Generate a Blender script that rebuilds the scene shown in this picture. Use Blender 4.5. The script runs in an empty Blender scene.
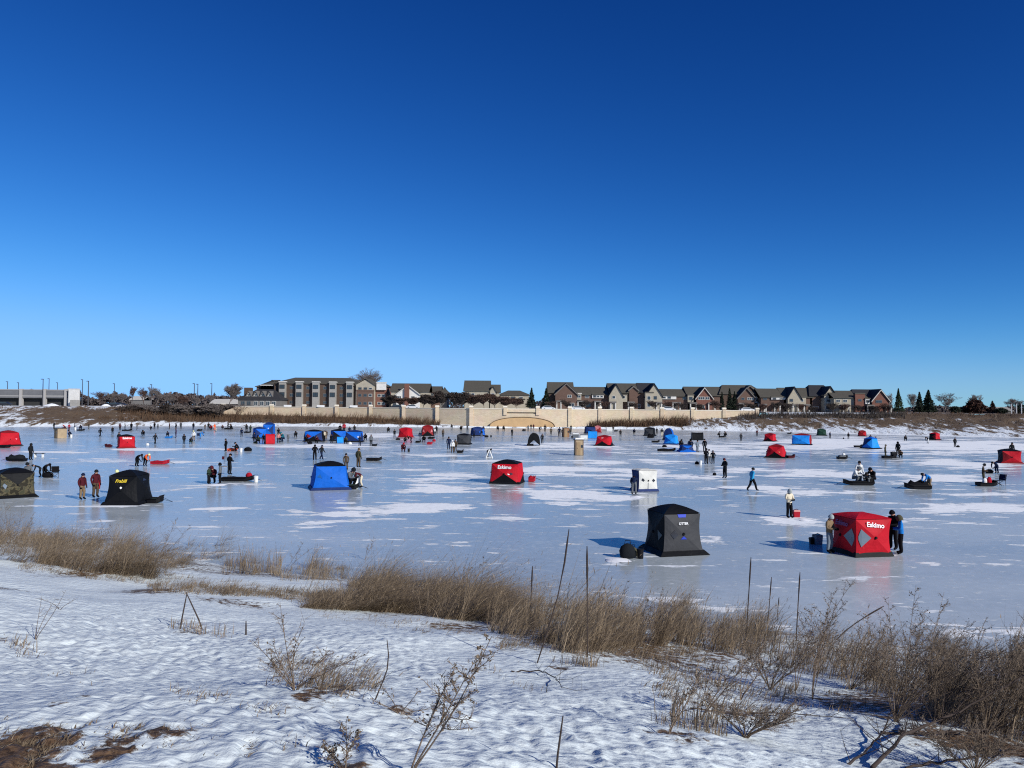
import bpy, math, random
import numpy as np
from mathutils import Vector, Matrix
random.seed(7); RNG = np.random.default_rng(11)
SC = bpy.context.scene; COL = SC.collection
R = math.radians

# ------------------------------------------------------------------ camera model
CAMZ, FPX, PITCH, ROLL = 6.3, 769.0, math.atan(23.5/769.0), 0.0078
_F = np.array([0, math.cos(PITCH), math.sin(PITCH)]); _R0 = np.array([1.0, 0, 0]); _U0 = np.cross(_R0, _F)
_R = _R0*math.cos(ROLL) + _U0*math.sin(ROLL); _U = -_R0*math.sin(ROLL) + _U0*math.cos(ROLL)
CAM = np.array([0, 0, CAMZ])
def ray(u, v): return _F*FPX + _R*(u-512) + _U*(384-v)
def ice(u, v):
    d = ray(u, v); t = -CAMZ/d[2]; p = CAM + d*t; return np.array([p[0], p[1], 0.0])
def atY(u, v, Y):
    d = ray(u, v); return CAM + d*(Y/d[1])

# ------------------------------------------------------------------ noise and near terrain
_T = np.random.default_rng(3).random((256, 256))
def vnoise(x, y, s=0):
    x = np.asarray(x, float)+s*17.3; y = np.asarray(y, float)+s*9.1
    ix = np.floor(x).astype(int); iy = np.floor(y).astype(int); fx = x-ix; fy = y-iy
    fx = fx*fx*(3-2*fx); fy = fy*fy*(3-2*fy)
    a = _T[ix & 255, iy & 255]; b = _T[(ix+1) & 255, iy & 255]; c = _T[ix & 255, (iy+1) & 255]; d = _T[(ix+1) & 255, (iy+1) & 255]
    return (a*(1-fx)+b*fx)*(1-fy)+(c*(1-fx)+d*fx)*fy
_sx = np.array([-120, -60, -26, -8, 2.8, 7.9, 12.7, 20, 35, 90]); _sy = np.array([62, 52, 39, 29, 24.5, 21.6, 20.2, 19, 17, 12])
_gx = np.linspace(-120, 90, 421); _gy = np.interp(_gx, _sx, _sy); _gy = np.convolve(np.pad(_gy, 6, mode='edge'), np.ones(13)/13, 'valid')
def shore_s(x, y): return np.interp(x, _gx, _gy) - np.asarray(y, float) + 1.2*(vnoise(np.asarray(x)*0.35, np.asarray(y)*0.1, 5)-0.5)
def hbank(x, y):
    s = shore_s(x, y); z = np.where(s > 0, 0.184*s, 0.5*s)
    z = np.where(z > 4.6, 4.6+(z-4.6)*0.4, z)
    k = np.clip(s/4, 0, 1)
    z = z + k*(0.34*(vnoise(np.asarray(x)*0.22, np.asarray(y)*0.3, 1)-0.5) + 0.12*(vnoise(np.asarray(x)*0.8, np.asarray(y)*1.0, 2)-0.5))
    return np.clip(z, -0.7, 9)
_YS = np.concatenate([np.arange(3, 15, .05), np.arange(15, 64, .15)])
def bank(u, v):
    d = ray(u, v)/ray(u, v)[1]; P = CAM[None]+d[None]*_YS[:, None]; h = np.maximum(hbank(P[:, 0], P[:, 1]), 0.0)
    hit = np.nonzero(P[:, 2] <= h)[0]; i = hit[0] if len(hit) else len(_YS)-1
    return np.array([P[i, 0], P[i, 1], h[i]])

# ------------------------------------------------------------------ materials
MATS = {}
def nodes_of(m):
    m.use_nodes = True; n = m.node_tree.nodes; return n, m.node_tree.links, n['Principled BSDF']
def mat(name, col, rough=0.7, var=0.12, scale=6.0, spec=0.3, metal=0.0, bump=0.0, bscale=30.0, emit=None):
    if name in MATS: return MATS[name]
    m = bpy.data.materials.new(name); n, l, b = nodes_of(m)
    tc = n.new('ShaderNodeTexCoord'); nz = n.new('ShaderNodeTexNoise'); nz.inputs['Scale'].default_value = scale; nz.inputs['Detail'].default_value = 4
    l.new(tc.outputs['Object'], nz.inputs['Vector'])
    mx = n.new('ShaderNodeMix'); mx.data_type = 'RGBA'
    mx.inputs['A'].default_value = (*[c*(1-var) for c in col], 1); mx.inputs['B'].default_value = (*[min(1, c*(1+var)) for c in col], 1)
    l.new(nz.outputs['Fac'], mx.inputs['Factor']); l.new(mx.outputs['Result'], b.inputs['Base Color'])
    b.inputs['Roughness'].default_value = rough; b.inputs['Specular IOR Level'].default_value = spec; b.inputs['Metallic'].default_value = metal
    if bump:
        n2 = n.new('ShaderNodeTexNoise'); n2.inputs['Scale'].default_value = bscale; n2.inputs['Detail'].default_value = 5
        l.new(tc.outputs['Object'], n2.inputs['Vector']); bp = n.new('ShaderNodeBump'); bp.inputs['Strength'].default_value = bump; bp.inputs['Distance'].default_value = 0.05
        l.new(n2.outputs['Fac'], bp.inputs['Height']); l.new(bp.outputs['Normal'], b.inputs['Normal'])
    MATS[name] = m; return m
def tint_mat(name, c0, c1, rough=0.8, trans=0.0):
    """plant material: the colour of each blade or twig comes from its own 'tint' value"""
    m = bpy.data.materials.new(name); n, l, b = nodes_of(m)
    at = n.new('ShaderNodeAttribute'); at.attribute_name = 'tint'
    mx = n.new('ShaderNodeMix'); mx.data_type = 'RGBA'; mx.inputs['A'].default_value = (*c0, 1); mx.inputs['B'].default_value = (*c1, 1)
    l.new(at.outputs['Fac'], mx.inputs['Factor']); l.new(mx.outputs['Result'], b.inputs['Base Color'])
    b.inputs['Roughness'].default_value = rough; b.inputs['Specular IOR Level'].default_value = 0.15
    if trans:
        out = n['Material Output']; tr = n.new('ShaderNodeBsdfTranslucent'); l.new(mx.outputs['Result'], tr.inputs['Color'])
        ms = n.new('ShaderNodeMixShader'); ms.inputs['Fac'].default_value = trans
        l.new(b.outputs[0], ms.inputs[1]); l.new(tr.outputs[0], ms.inputs[2]); l.new(ms.outputs[0], out.inputs['Surface'])
    MATS[name] = m; return m

FAB = dict(red=(0.44, 0.008, 0.018), darkred=(0.22, 0.012, 0.015), black=(0.005, 0.0055, 0.007), blue=(0.006, 0.11, 0.50), lightblue=(0.015, 0.25, 0.72), navy=(0.012, 0.03, 0.12),
           grey=(0.047, 0.048, 0.052), olive=(0.08, 0.075, 0.045), green=(0.012, 0.045, 0.028), white=(0.62, 0.61, 0.56), pink=(0.50, 0.16, 0.17))
def fabric(k):
    name = 'tent_fabric_'+k
    if name in MATS: return MATS[name]
    m = mat(name, FAB[k], rough=0.62, var=0.2, scale=2.5, spec=0.14, bump=0.9, bscale=2.6)
    if k == 'olive':
        n, l, b = nodes_of(m); mx = [x for x in n if x.type == 'MIX'][0]; nz = [x for x in n if x.type == 'TEX_NOISE'][0]
        cr = n.new('ShaderNodeValToRGB'); cr.color_ramp.interpolation = 'CONSTANT'
        cr.color_ramp.elements[0].color = (0.025, 0.022, 0.014, 1); cr.color_ramp.elements[1].position = 0.47; cr.color_ramp.elements[1].color = (0.085, 0.072, 0.04, 1)
        e = cr.color_ramp.elements.new(0.58); e.color = (0.05, 0.05, 0.03, 1); nz.inputs['Scale'].default_value = 5
        l.new(nz.outputs['Fac'], cr.inputs['Fac']); l.new(cr.outputs['Color'], b.inputs['Base Color'])
    return m
CLO = dict(black=(0.006, 0.006, 0.008), dark=(0.012, 0.014, 0.017), navy=(0.009, 0.016, 0.045), blue=(0.015, 0.17, 0.5), teal=(0.02, 0.13, 0.17), grey=(0.12, 0.13, 0.14), jeans=(0.16, 0.19, 0.23),
           white=(0.7, 0.7, 0.68), cream=(0.62, 0.55, 0.42), red=(0.36, 0.012, 0.025), maroon=(0.07, 0.012, 0.018), orange=(0.85, 0.13, 0.04), khaki=(0.20, 0.14, 0.085), brown=(0.085, 0.06, 0.04),
           olive=(0.07, 0.065, 0.04), pink=(0.6, 0.25, 0.22), purple=(0.07, 0.05, 0.10), yellow=(0.7, 0.72, 0.35), green=(0.03, 0.05, 0.035), skin=(0.45, 0.25, 0.18), fur=(0.33, 0.36, 0.36))
def cloth(k): return mat('cloth_'+k, CLO[k], rough=0.85, var=0.25, scale=9, spec=0.08, bump=0.3, bscale=25)

# ------------------------------------------------------------------ mesh helpers
class MB:
    def __init__(s): s.v = []; s.f = []; s.m = []
    def add(s, vs, fs, m=0):
        o = len(s.v); s.v += [tuple(map(float, p)) for p in vs]; s.f += [tuple(i+o for i in f) for f in fs]; s.m += [m]*len(fs); return s
    def box(s, x0, y0, z0, x1, y1, z1, m=0, tx=0, ty=0):
        return s.add([(x0, y0, z0), (x1, y0, z0), (x1, y1, z0), (x0, y1, z0), (x0+tx, y0+ty, z1), (x1-tx, y0+ty, z1), (x1-tx, y1-ty, z1), (x0+tx, y1-ty, z1)],
                     [(3, 2, 1, 0), (4, 5, 6, 7), (0, 1, 5, 4), (1, 2, 6, 5), (2, 3, 7, 6), (3, 0, 4, 7)], m)
    def prism(s, poly, a, b, axis='y', m=0):
        """polygon in the other two axes swept from a to b"""
        k = len(poly)
        def p(q, t): return (q[0], t, q[1]) if axis == 'y' else ((t, q[0], q[1]) if axis == 'x' else (q[0], q[1], t))
        vs = [p(q, a) for q in poly]+[p(q, b) for q in poly]
        return s.add(vs, [tuple(range(k)), tuple(range(2*k-1, k-1, -1))]+[(i, i+k, (i+1) % k+k, (i+1) % k) for i in range(k)], m)
    def tube(s, pts, rad, n=8, m=0, cap=True):
        pts = [np.array(p, float) for p in pts]; rad = rad if hasattr(rad, '__len__') else [rad]*len(pts); vs = []; fs = []
        for i, p in enumerate(pts):
            d = pts[min(i+1, len(pts)-1)]-pts[max(i-1, 0)]; d = d/(np.linalg.norm(d)+1e-9)
            a = np.cross(d, (0, 0, 1) if abs(d[2]) < 0.9 else (1, 0, 0)); a /= np.linalg.norm(a); b = np.cross(d, a)
            for k in range(n):
                t = 2*math.pi*k/n; vs.append(p+rad[i]*(a*math.cos(t)+b*math.sin(t)))
        for i in range(len(pts)-1):
            for k in range(n): fs.append((i*n+k, i*n+(k+1) % n, (i+1)*n+(k+1) % n, (i+1)*n+k))
        if cap: fs.append(tuple(range(n-1, -1, -1))); fs.append(tuple((len(pts)-1)*n+k for k in range(n)))
        return s.add(vs, fs, m)
    def build(s, name, mats, parent=None, smooth=False):
        me = bpy.data.meshes.new(name); me.from_pydata(s.v, [], s.f); mats = mats if isinstance(mats, (list, tuple)) else [mats]
        for q in mats: me.materials.append(q)
        me.polygons.foreach_set('material_index', s.m)
        if smooth: me.polygons.foreach_set('use_smooth', [True]*len(s.f))
        me.update(); o = bpy.data.objects.new(name, me); COL.objects.link(o)
        if parent is not None: o.parent = parent
        return o
def np_mesh(name, V, faces, m, parent=None, tint=None, smooth=False):
    """faces: list of (n,k) index arrays"""
    me = bpy.data.meshes.new(name); V = np.asarray(V, np.float32)
    me.vertices.add(len(V)); me.vertices.foreach_set('co', V.ravel())
    nl = sum(f.size for f in faces); nf = sum(len(f) for f in faces)
    me.loops.add(nl); me.loops.foreach_set('vertex_index', np.concatenate([f.ravel() for f in faces]).astype(np.int32))
    tot = np.concatenate([np.full(len(f), f.shape[1]) for f in faces]).astype(np.int32)
    me.polygons.add(nf); me.polygons.foreach_set('loop_start', np.concatenate([[0], np.cumsum(tot)[:-1]]).astype(np.int32))
    if smooth: me.polygons.foreach_set('use_smooth', np.ones(nf, bool))
    me.materials.append(m)
    if tint is not None:
        a = me.attributes.new('tint', 'FLOAT', 'POINT'); a.data.foreach_set('value', np.asarray(tint, np.float32))
    me.update(calc_edges=True); me.validate()
    o = bpy.data.objects.new(name, me); COL.objects.link(o)
    if parent is not None: o.parent = parent
    return o
def tag(o, label=None, cat=None, group=None, kind=None):
    if label: o['label'] = label
    if cat: o['category'] = cat
    if group: o['group'] = group
    if kind: o['kind'] = kind
    return o
def thing(name, label, cat, loc=(0, 0, 0), rz=0, group=None):
    o = bpy.data.objects.new(name, None); COL.objects.link(o); o.empty_display_size = 0.3
    o.location = tuple(float(c) for c in loc); o.rotation_euler = (0, 0, rz); return tag(o, label, cat, group)

# ------------------------------------------------------------------ plants in bulk
class Segs:
    """thin three-sided twigs"""
    def __init__(s): s.a = []; s.b = []; s.r0 = []; s.r1 = []; s.t = []
    def add(s, a, b, r0, r1, t=0.5): s.a.append(a); s.b.append(b); s.r0.append(r0); s.r1.append(r1); s.t.append(t)
    def build(s, name, m, parent=None):
        A = np.array(s.a); B = np.array(s.b); n = len(A); d = B-A; d /= np.linalg.norm(d, axis=1, keepdims=True)+1e-9
        ref = np.where(np.abs(d[:, 2:3]) < 0.9, [[0, 0, 1.0]], [[1.0, 0, 0]]); u = np.cross(d, ref); u /= np.linalg.norm(u, axis=1, keepdims=True); w = np.cross(d, u)
        V = np.zeros((n, 6, 3)); r0 = np.array(s.r0)[:, None]; r1 = np.array(s.r1)[:, None]
        for k in range(3):
            c, q = math.cos(2.0944*k), math.sin(2.0944*k); V[:, k] = A+r0*(u*c+w*q); V[:, 3+k] = B+r1*(u*c+w*q)
        i = np.arange(n)[:, None]*6; F = np.concatenate([i+np.array([[k, (k+1) % 3, 3+(k+1) % 3, 3+k]]) for k in range(3)])
        return np_mesh(name, V.reshape(-1, 3), [F], m, parent, np.repeat(np.array(s.t), 6))
def blades_arrays(P, lean, L, W, tint, bend=0.35):
    """P (n,3) roots, lean (n,2) tip offset per metre; returns arrays"""
    n = len(P); th = RNG.random(n)*math.pi; w = np.stack([np.cos(th), np.sin(th), np.zeros(n)], 1)*W[:, None]/2
    h = np.sqrt(np.clip(1-np.minimum((lean**2).sum(1), 0.9), 0.08, 1))
    mid = P+np.concatenate([lean*(L*0.5*(1-bend))[:, None], (h*L*0.55)[:, None]], 1)
    tip = P+np.concatenate([lean*L[:, None], (h*L)[:, None]], 1)
    V = np.stack([P-w, P+w, mid+w*0.8, mid-w*0.8, tip], 1); i = np.arange(n)[:, None]*5
    return V.reshape(-1, 3), i+np.array([[0, 1, 2, 3]]), i+np.array([[3, 2, 4]]), np.repeat(tint, 5)
def build_blades(name, m, chunks, parent=None):
    Vs = []; Q = []; T = []; t = []; o = 0
    for V, q, tr, ti in chunks: Vs.append(V); Q.append(q+o); T.append(tr+o); t.append(ti); o += len(V)
    return np_mesh(name, np.concatenate(Vs), [np.concatenate(Q), np.concatenate(T)], m, parent, np.concatenate(t))
def leaf_tris(C, size, tint):
    n = len(C); a = RNG.normal(size=(n, 3)); a /= np.linalg.norm(a, axis=1, keepdims=True); b = RNG.normal(size=(n, 3)); b -= a*(a*b).sum(1, keepdims=True); b /= np.linalg.norm(b, axis=1, keepdims=True)
    s = (size*(0.6+0.8*RNG.random(n)))[:, None]; V = np.stack([C-a*s, C+b*s*0.5, C+a*s, C-b*s*0.5], 1); i = np.arange(n)[:, None]*4
    return V.reshape(-1, 3), i+np.array([[0, 1, 2, 3]]), np.repeat(tint, 4)
# ------------------------------------------------------------------ camera, light, sky
cd = bpy.data.cameras.new('camera'); cam = bpy.data.objects.new('camera', cd); COL.objects.link(cam); SC.camera = cam
cd.sensor_fit = 'HORIZONTAL'; cd.sensor_width = 36; cd.lens = FPX/1024*36; cd.clip_start = 0.1; cd.clip_end = 9000
cam.matrix_world = Matrix(((_R[0], _U[0], -_F[0], 0), (_R[1], _U[1], -_F[1], 0), (_R[2], _U[2], -_F[2], CAMZ), (0, 0, 0, 1)))
SUN_EL = R(27); SUN_AZ = R(134)        # azimuth from +Y towards +X: behind the camera on the right
sd = Vector((math.sin(SUN_AZ)*math.cos(SUN_EL), math.cos(SUN_AZ)*math.cos(SUN_EL), math.sin(SUN_EL)))
sl = bpy.data.lights.new('sun', 'SUN'); sl.energy = 4.9; sl.angle = R(0.53); sl.color = (1.0, 0.97, 0.90)
so = bpy.data.objects.new('sun', sl); COL.objects.link(so); so.rotation_euler = sd.to_track_quat('Z', 'Y').to_euler()
W = bpy.data.worlds.new('World'); SC.world = W; W.use_nodes = True; wn = W.node_tree.nodes; wl = W.node_tree.links
sky = wn.new('ShaderNodeTexSky'); sky.sky_type = 'NISHITA'; sky.sun_disc = False; sky.sun_elevation = SUN_EL; sky.sun_rotation = SUN_AZ
sky.altitude = 300; sky.air_density = 0.7; sky.dust_density = 0.0; sky.ozone_density = 1.0
# cold dry winter air: the sky's own colours deepened channel by channel
sp_ = wn.new('ShaderNodeSeparateColor'); cb_ = wn.new('ShaderNodeCombineColor'); wl.new(sky.outputs['Color'], sp_.inputs[0])
for ch_, (k_, p_, m_) in enumerate(((1.16, 2.25, .285), (1.15, 1.60, .63), (1.40, 1.27, 1.35))):
    m1_ = wn.new('ShaderNodeMath'); m1_.operation = 'MULTIPLY'; m1_.inputs[1].default_value = 0.1; wl.new(sp_.outputs[ch_], m1_.inputs[0])
    m2_ = wn.new('ShaderNodeMath'); m2_.operation = 'POWER'; m2_.inputs[1].default_value = p_; wl.new(m1_.outputs[0], m2_.inputs[0])
    m3_ = wn.new('ShaderNodeMath'); m3_.operation = 'MULTIPLY'; m3_.inputs[1].default_value = k_; wl.new(m2_.outputs[0], m3_.inputs[0]); x_ = m3_.outputs[0]
    def wm_(op, a, b):
        q = wn.new('ShaderNodeMath'); q.operation = op
        for i_, v_ in enumerate((a, b)):
            if isinstance(v_, float): q.inputs[i_].default_value = v_
            else: wl.new(v_, q.inputs[i_])
        return q.outputs[0]
    # soft ceiling so that the brightest part of the horizon keeps its blue
    y_ = wm_('DIVIDE', x_, wm_('POWER', wm_('ADD', wm_('POWER', wm_('DIVIDE', x_, m_), 3.0), 1.0), 0.3333)); wl.new(wm_('MULTIPLY', y_, 10.0), cb_.inputs[ch_])
wl.new(cb_.outputs[0], wn['Background'].inputs['Color']); wn['Background'].inputs['Strength'].default_value = 0.10
SC.view_settings.view_transform = 'Standard'; SC.view_settings.look = 'None'; SC.view_settings.exposure = 0.0; SC.view_settings.gamma = 1.0
SC.view_settings.use_curve_mapping = False
SC.cycles.use_denoising = False; SC.cycles.filter_width = 1.15; SC.cycles.max_bounces = 5; SC.cycles.diffuse_bounces = 2; SC.cycles.glossy_bounces = 2; SC.cycles.transparent_max_bounces = 4; SC.cycles.caustics_reflective = False; SC.cycles.caustics_refractive = False

# ------------------------------------------------------------------ the ice
def make_ice():
    xs = np.linspace(-330, 330, 331); ys = np.concatenate([np.arange(2, 80, 0.8), np.arange(80, 290, 2.0)])
    X, Y = np.meshgrid(xs, ys); n = X.size
    bias = np.zeros(n); x = X.ravel(); y = Y.ravel()
    # the large snow patches of the photo: centre px, half sizes in px
    P = [(345, 517, 58, 9), (430, 486, 44, 8), (395, 507, 70, 7), (570, 495, 62, 12), (560, 470, 60, 5), (640, 474, 50, 6), (600, 462, 45, 3), (505, 518, 25, 4), (700, 540, 24, 6), (700, 478, 30, 4), (740, 470, 30, 5),
         (930, 478, 80, 6), (980, 508, 70, 7), (850, 475, 90, 6), (820, 492, 70, 5), (960, 463, 70, 5), (840, 444, 90, 7), (960, 446, 80, 6), (990, 495, 50, 5), (720, 452, 70, 4), (650, 462, 30, 3), (560, 446, 70, 4),
         (450, 476, 50, 4), (330, 446, 90, 2.5), (380, 436, 40, 4), (140, 449, 60, 1.5), (215, 449, 40, 1.2), (240, 484, 40, 3), (225, 508, 40, 4), (110, 506, 40, 3), (400, 470, 40, 3), (640, 489, 30, 5), (760, 488, 60, 3),
         (500, 450, 40, 2.5), (480, 462, 60, 2.5), (700, 446, 50, 2.5), (900, 520, 60, 5), (790, 522, 36, 4), (420, 455, 50, 2), (60, 452, 40, 1.2), (110, 461, 35, 2), (250, 464, 30, 1.5), (180, 462, 30, 1.5), (660, 552, 20, 3), (905, 596, 25, 6), (440, 528, 26, 3), (445, 545, 30, 4)]
    for u, v, a, b in P:
        c = ice(u, v); e = ice(u+a, v); f = ice(u, v+b); g = ice(u, v-b); A = abs(e[0]-c[0]); B = (g[1]-f[1])/2
        bias = np.maximum(bias, np.exp(-(((x-c[0]+ (y-c[1])*c[0]/c[1]*-1)/A)**2+((y-c[1])/B)**2)*0.9))
    ux = 512+769*x/np.maximum(y, 1); far = np.clip((y-70)/120, 0, 1)*np.clip((ux-480)/420, 0, 1)
    base = 0.30*far
    sh = np.clip(1-(np.interp(x, _fx, _fs)-y)/9.0, 0, 1)
    near = np.clip(1-(y-np.interp(x, _gx, _gy))/5, 0, 1)
    b = np.clip(bias*0.28+base*0.42+sh*0.5+near*0.10, 0, 1)
    i = np.arange(n).reshape(X.shape); F = np.stack([i[:-1, :-1], i[:-1, 1:], i[1:, 1:], i[1:, :-1]], -1).reshape(-1, 4)
    m = bpy.data.materials.new('lake_ice'); nd, l, bs = nodes_of(m)
    tc = nd.new('ShaderNodeTexCoord'); at = nd.new('ShaderNodeAttribute'); at.attribute_name = 'tint'
    def noise(scale, sx, det, rough=0.55, off=0.0):
        mp = nd.new('ShaderNodeMapping'); mp.inputs['Scale'].default_value = (sx, 1, 1); mp.inputs['Location'].default_value = (off, off, 0); mp.inputs['Rotation'].default_value = (0, 0, R(8))
        l.new(tc.outputs['Object'], mp.inputs['Vector']); z = nd.new('ShaderNodeTexNoise'); z.inputs['Scale'].default_value = scale; z.inputs['Detail'].default_value = det; z.inputs['Roughness'].default_value = rough
        l.new(mp.outputs[0], z.inputs['Vector']); return z.outputs['Fac']
    def math_(op, a, b=None, c=None):
        q = nd.new('ShaderNodeMath'); q.operation = op
        for k, w in enumerate((a, b, c)):
            if w is None: continue
            if isinstance(w, (int, float)): q.inputs[k].default_value = w
            else: l.new(w, q.inputs[k])
        return q.outputs[0]
    def ramp(fac, lo, hi):
        q = nd.new('ShaderNodeMapRange'); q.interpolation_type = 'SMOOTHSTEP'; q.inputs['From Min'].default_value = lo; q.inputs['From Max'].default_value = hi; l.new(fac, q.inputs['Value']); return q.outputs[0]
    def mix(f, a, b):
        q = nd.new('ShaderNodeMix'); q.data_type = 'RGBA'
        if isinstance(f, float): q.inputs['Factor'].default_value = f
        else: l.new(f, q.inputs['Factor'])
        for k, w in (('A', a), ('B', b)):
            if isinstance(w, tuple): q.inputs[k].default_value = (*w, 1)
            else: l.new(w, q.inputs[k])
        return q.outputs['Result']
    big = noise(0.17, 0.5, 6, 0.64); patch = math_('ADD', big, at.outputs['Fac']); patch = math_('ADD', patch, math_('MULTIPLY', math_('SUBTRACT', noise(0.75, 0.5, 6, 0.7, 31.0), 0.5), 0.40)); small = math_('ADD', noise(0.62, 0.38, 5, 0.66, 57.0), math_('MULTIPLY', at.outputs['Fac'], 0.34)); snow = math_('MAXIMUM', ramp(patch, 0.69, 0.722), math_('MULTIPLY', ramp(small, 0.60, 0.64), 0.85))
    fleck = ramp(noise(1.6, 0.35, 5, 0.7, 3.0), 0.58, 0.70); sc2 = ramp(noise(0.5, 0.5, 4, 0.7, 8.0), 0.50, 0.62); fl2 = ramp(noise(5.5, 0.30, 4, 0.7, 13.0), 0.59, 0.68); fleck = math_('MAXIMUM', math_('MULTIPLY', math_('MULTIPLY', fleck, sc2), 0.9), math_('MULTIPLY', math_('MULTIPLY', fl2, ramp(noise(0.8, .6, 3, .6, 40.0), .40, .62)), 0.8))
    drift = ramp(noise(0.05, 0.5, 6, 0.6, 20.0), 0.40, 0.66)
    gran = noise(2.6, 1.0, 5, 0.7, 5.0)
    # cracks: thin bright lines where a warped cell pattern meets
    vo = nd.new('ShaderNodeTexVoronoi'); vo.feature = 'DISTANCE_TO_EDGE'; vo.inputs['Scale'].default_value = 0.09
    wq = nd.new('ShaderNodeTexNoise'); wq.inputs['Scale'].default_value = 0.35; wq.inputs['Detail'].default_value = 3; l.new(tc.outputs['Object'], wq.inputs['Vector'])
    vm = nd.new('ShaderNodeVectorMath'); vm.operation = 'MULTIPLY_ADD'; l.new(wq.outputs['Color'], vm.inputs[0]); vm.inputs[1].default_value = (5, 5, 0); l.new(tc.outputs['Object'], vm.inputs[2]); l.new(vm.outputs[0], vo.inputs['Vector'])
    crack = math_('MULTIPLY', ramp(vo.outputs['Distance'], 0.004, 0.001), 0.10)
    bluei = mix(drift, (0.34, 0.385, 0.40), (0.48, 0.525, 0.535)); bluei = mix(ramp(gran, 0.35, 0.7), bluei, mix(0.16, bluei, (0.75, 0.8, 0.86)))
    snowf = math_('MULTIPLY', snow, math_('ADD', math_('MULTIPLY', ramp(gran, 0.3, 0.6), 0.25), 0.75))
    allw = math_('MAXIMUM', math_('MAXIMUM', snowf, fleck), crack); colr = mix(allw, bluei, (0.90, 0.92, 0.93))
    l.new(colr, bs.inputs['Base Color'])
    rg = math_('ADD', math_('MULTIPLY', allw, 0.5), math_('ADD', math_('MULTIPLY', drift, 0.08), 0.17)); l.new(rg, bs.inputs['Roughness']); bs.inputs['IOR'].default_value = 1.31
    sp = math_('SUBTRACT', 0.31, math_('MULTIPLY', allw, 0.35)); l.new(sp, bs.inputs['Specular IOR Level'])
    bp = nd.new('ShaderNodeBump'); bp.inputs['Strength'].default_value = 0.35; bp.inputs['Distance'].default_value = 0.02; l.new(math_('ADD', allw, math_('MULTIPLY', gran, 0.25)), bp.inputs['Height']); l.new(bp.outputs[0], bs.inputs['Normal'])
    o = np_mesh('ice', np.stack([x, y, np.zeros(n)], 1), [F], m, None, b, True); tag(o, 'frozen lake of blue grey ice with white snow patches', kind='structure')

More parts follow.
